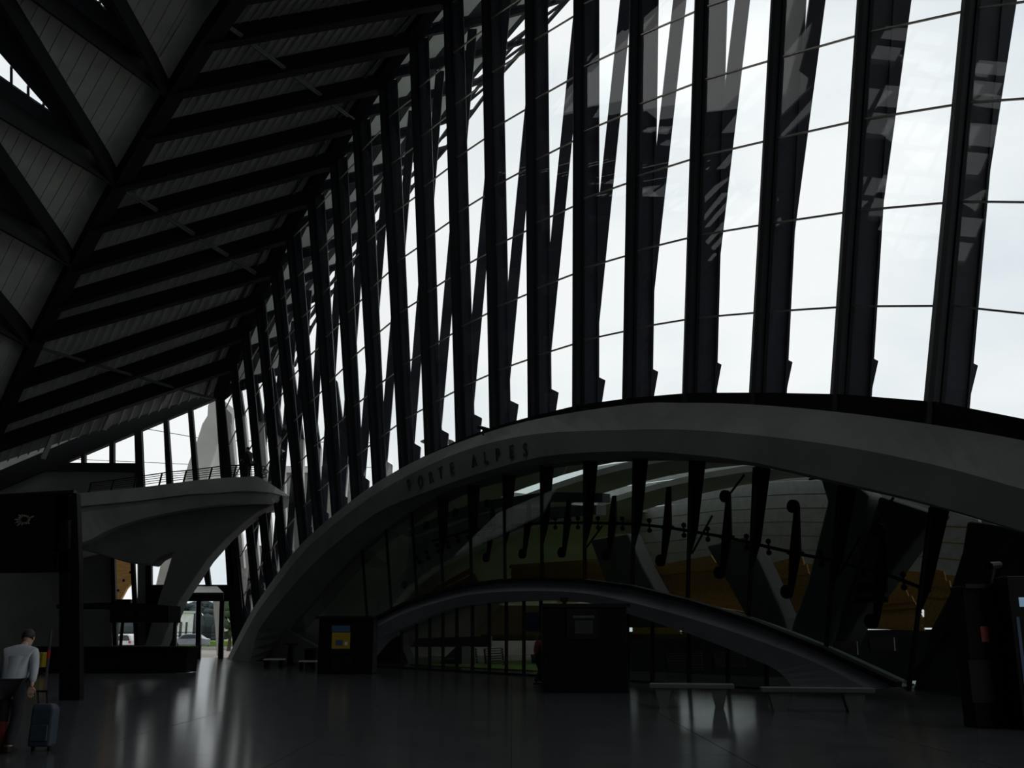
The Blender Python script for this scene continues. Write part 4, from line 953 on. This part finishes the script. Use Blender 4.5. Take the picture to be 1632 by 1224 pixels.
# luggage
P = fl(64, 1198); P = P - V((.10, 0, 0)); cs = empty('suitcase', (P.x, P.y, 0)); tag(cs, 'dark blue grey soft suitcase on wheels, trailed by the person in the white shirt', 'suitcase')
a = atY(42, 1190, P.y); b = atY(78, 1190, P.y); zt4 = atY(60, 1122, P.y).z
MB().loft([[V((lerp(a.x, b.x, u), P.y + v, .06)) for u, v in ((0, 0), (1, 0), (1, .24), (0, .24))], [V((lerp(a.x, b.x, u), P.y + v + .02, zt4 * .9)) for u, v in ((0.02, 0), (1.0, 0), (1.0, .24), (0.02, .24))], [V((lerp(a.x, b.x, u), P.y + v + .05, zt4)) for u, v in ((.05, 0), (.82, 0), (.82, .16), (.05, .16))]]).build('body', M['bluecase'], cs, .03)
MB().box((lerp(a.x, b.x, .12), P.y - .03, .14), (lerp(a.x, b.x, .88), P.y, zt4 * .55)).build('front_pocket', M['bluecase'], cs, .01)
for t in (.08, .8): MB().tube([(lerp(a.x, b.x, t), P.y + .12, .035), (lerp(a.x, b.x, t + .1), P.y + .12, .035)], .035, 10).build('wheel', M['black2'], cs)
for t in (.2, .6): MB().tube([(lerp(a.x, b.x, t), P.y + .1, zt4 - .02), (lerp(a.x, b.x, t) - .03, P.y + .1, zt4 + .16)], .012, 6).build('handle_tube', M['black2'], cs)
MB().bar((lerp(a.x, b.x, .15) - .03, P.y + .1, zt4 + .165), (lerp(a.x, b.x, .65) - .03, P.y + .1, zt4 + .165), .03, .03).build('grip', M['black2'], cs)
P = fl(-14, 1200); rb_ = empty('bag', (P.x, P.y, 0)); tag(rb_, 'dark red travel bag cut off by the left edge, beside the stooping person', 'bag')
b = atY(5, 1190, P.y)
MB().loft([[V((b.x + u, P.y + v, .0)) for u, v in ((-.35, 0), (0, 0), (0, .25), (-.35, .25))], [V((b.x + u, P.y + v, .30)) for u, v in ((-.37, -.02), (.02, -.02), (.02, .27), (-.37, .27))], [V((b.x + u, P.y + v, .42)) for u, v in ((-.3, .08), (-.06, .08), (-.06, .18), (-.3, .18))]]).build('body', M['redcloth'], rb_, .03)
MB().tube([(b.x - .28, P.y + .12, .40), (b.x - .25, P.y + .12, .52), (b.x - .12, P.y + .12, .52), (b.x - .09, P.y + .12, .40)], .014, 6).build('handle', M['black2'], rb_)

# ------------------------------------------------------------------ closing walls, outside the picture
wl_ = struct('wall_left')
MB().box((-44.6, -16, 0), (-44, 66, 38)).build('wall_panel', M['black'], wl_)
wb = MB().box((-44, -16, 0), (26, -15, 37)).build('wall_back', M['concrete_dark']); tag(wb, kind='structure')
rf = struct('trim_1')
rz0, rz1 = 37.0, 37.4
def roofbox(x0, x1, y0, y1, nm='roof_panel', m=None): return MB().box((x0, y0, rz0), (x1, y1, rz1)).build(nm, m or M['deck'], rf)
roofbox(-46, 32, -16, 17.5); roofbox(-46, 22, 21, 27)
xo = [-46, -26, -20.5, -16.5, -11.5, -9.5, -6.5, 30]
for k in range(0, 7, 2): roofbox(xo[k], xo[k + 1], 17.5, 21)
for k in (1, 3, 5):
    MB().box((xo[k], 17.5, rz1), (xo[k + 1], 21, rz1 + .03)).build('skylight_pane', M['glass'], rf)
    for j in range(1, 2): MB().box((xo[k], 17.3 + 2 * j, rz0), (xo[k + 1], 17.45 + 2 * j, rz1)).build('skylight_bar', M['steel'], rf)
    MB().box(((xo[k] + xo[k + 1]) / 2, 17.5, rz0), ((xo[k] + xo[k + 1]) / 2 + .12, 21, rz1)).build('skylight_bar', M['steel'], rf)
# outer part of the left wing, beyond the picture
I_ = [V((10, 26, 37.2)), V((-13, 26, 37.2))]
for k in range(len(nodes)):
    Y0, n0, b0, a0 = nodes[k]; m_ = (a0 + b0) / 2
    I_.append(wp(n0[0] - 300, n0[1] - 300 * m_, Y0) + V((0, 0, 1.0)))
I_.append(V((-41, 52, 11)))
I_.append(V((-46, 67, 6)))
for k in range(len(I_) - 1):
    A_, B_ = I_[k], I_[k + 1]
    def oo(p, t): return p + (V((-47, min(p.y - 4, 62), min(37.2, p.z + 6))) - p) * t
    cuts = [(0, 1)] if k < 2 or k > 5 else [(-.06, .10), (.24, 1)]
    for t0, t1 in cuts:
        MB().prism([oo(A_, t0), oo(B_, t0), oo(B_, t1), oo(A_, t1)], (0, 0, .2)).build('roof_panel', M['deck'], rf)
    if len(cuts) > 1:
        for t in (.10, .17, .24): MB().bar(oo(A_, t), oo(B_, t), .2, .2).build('skylight_bar', M['steel'], rf)
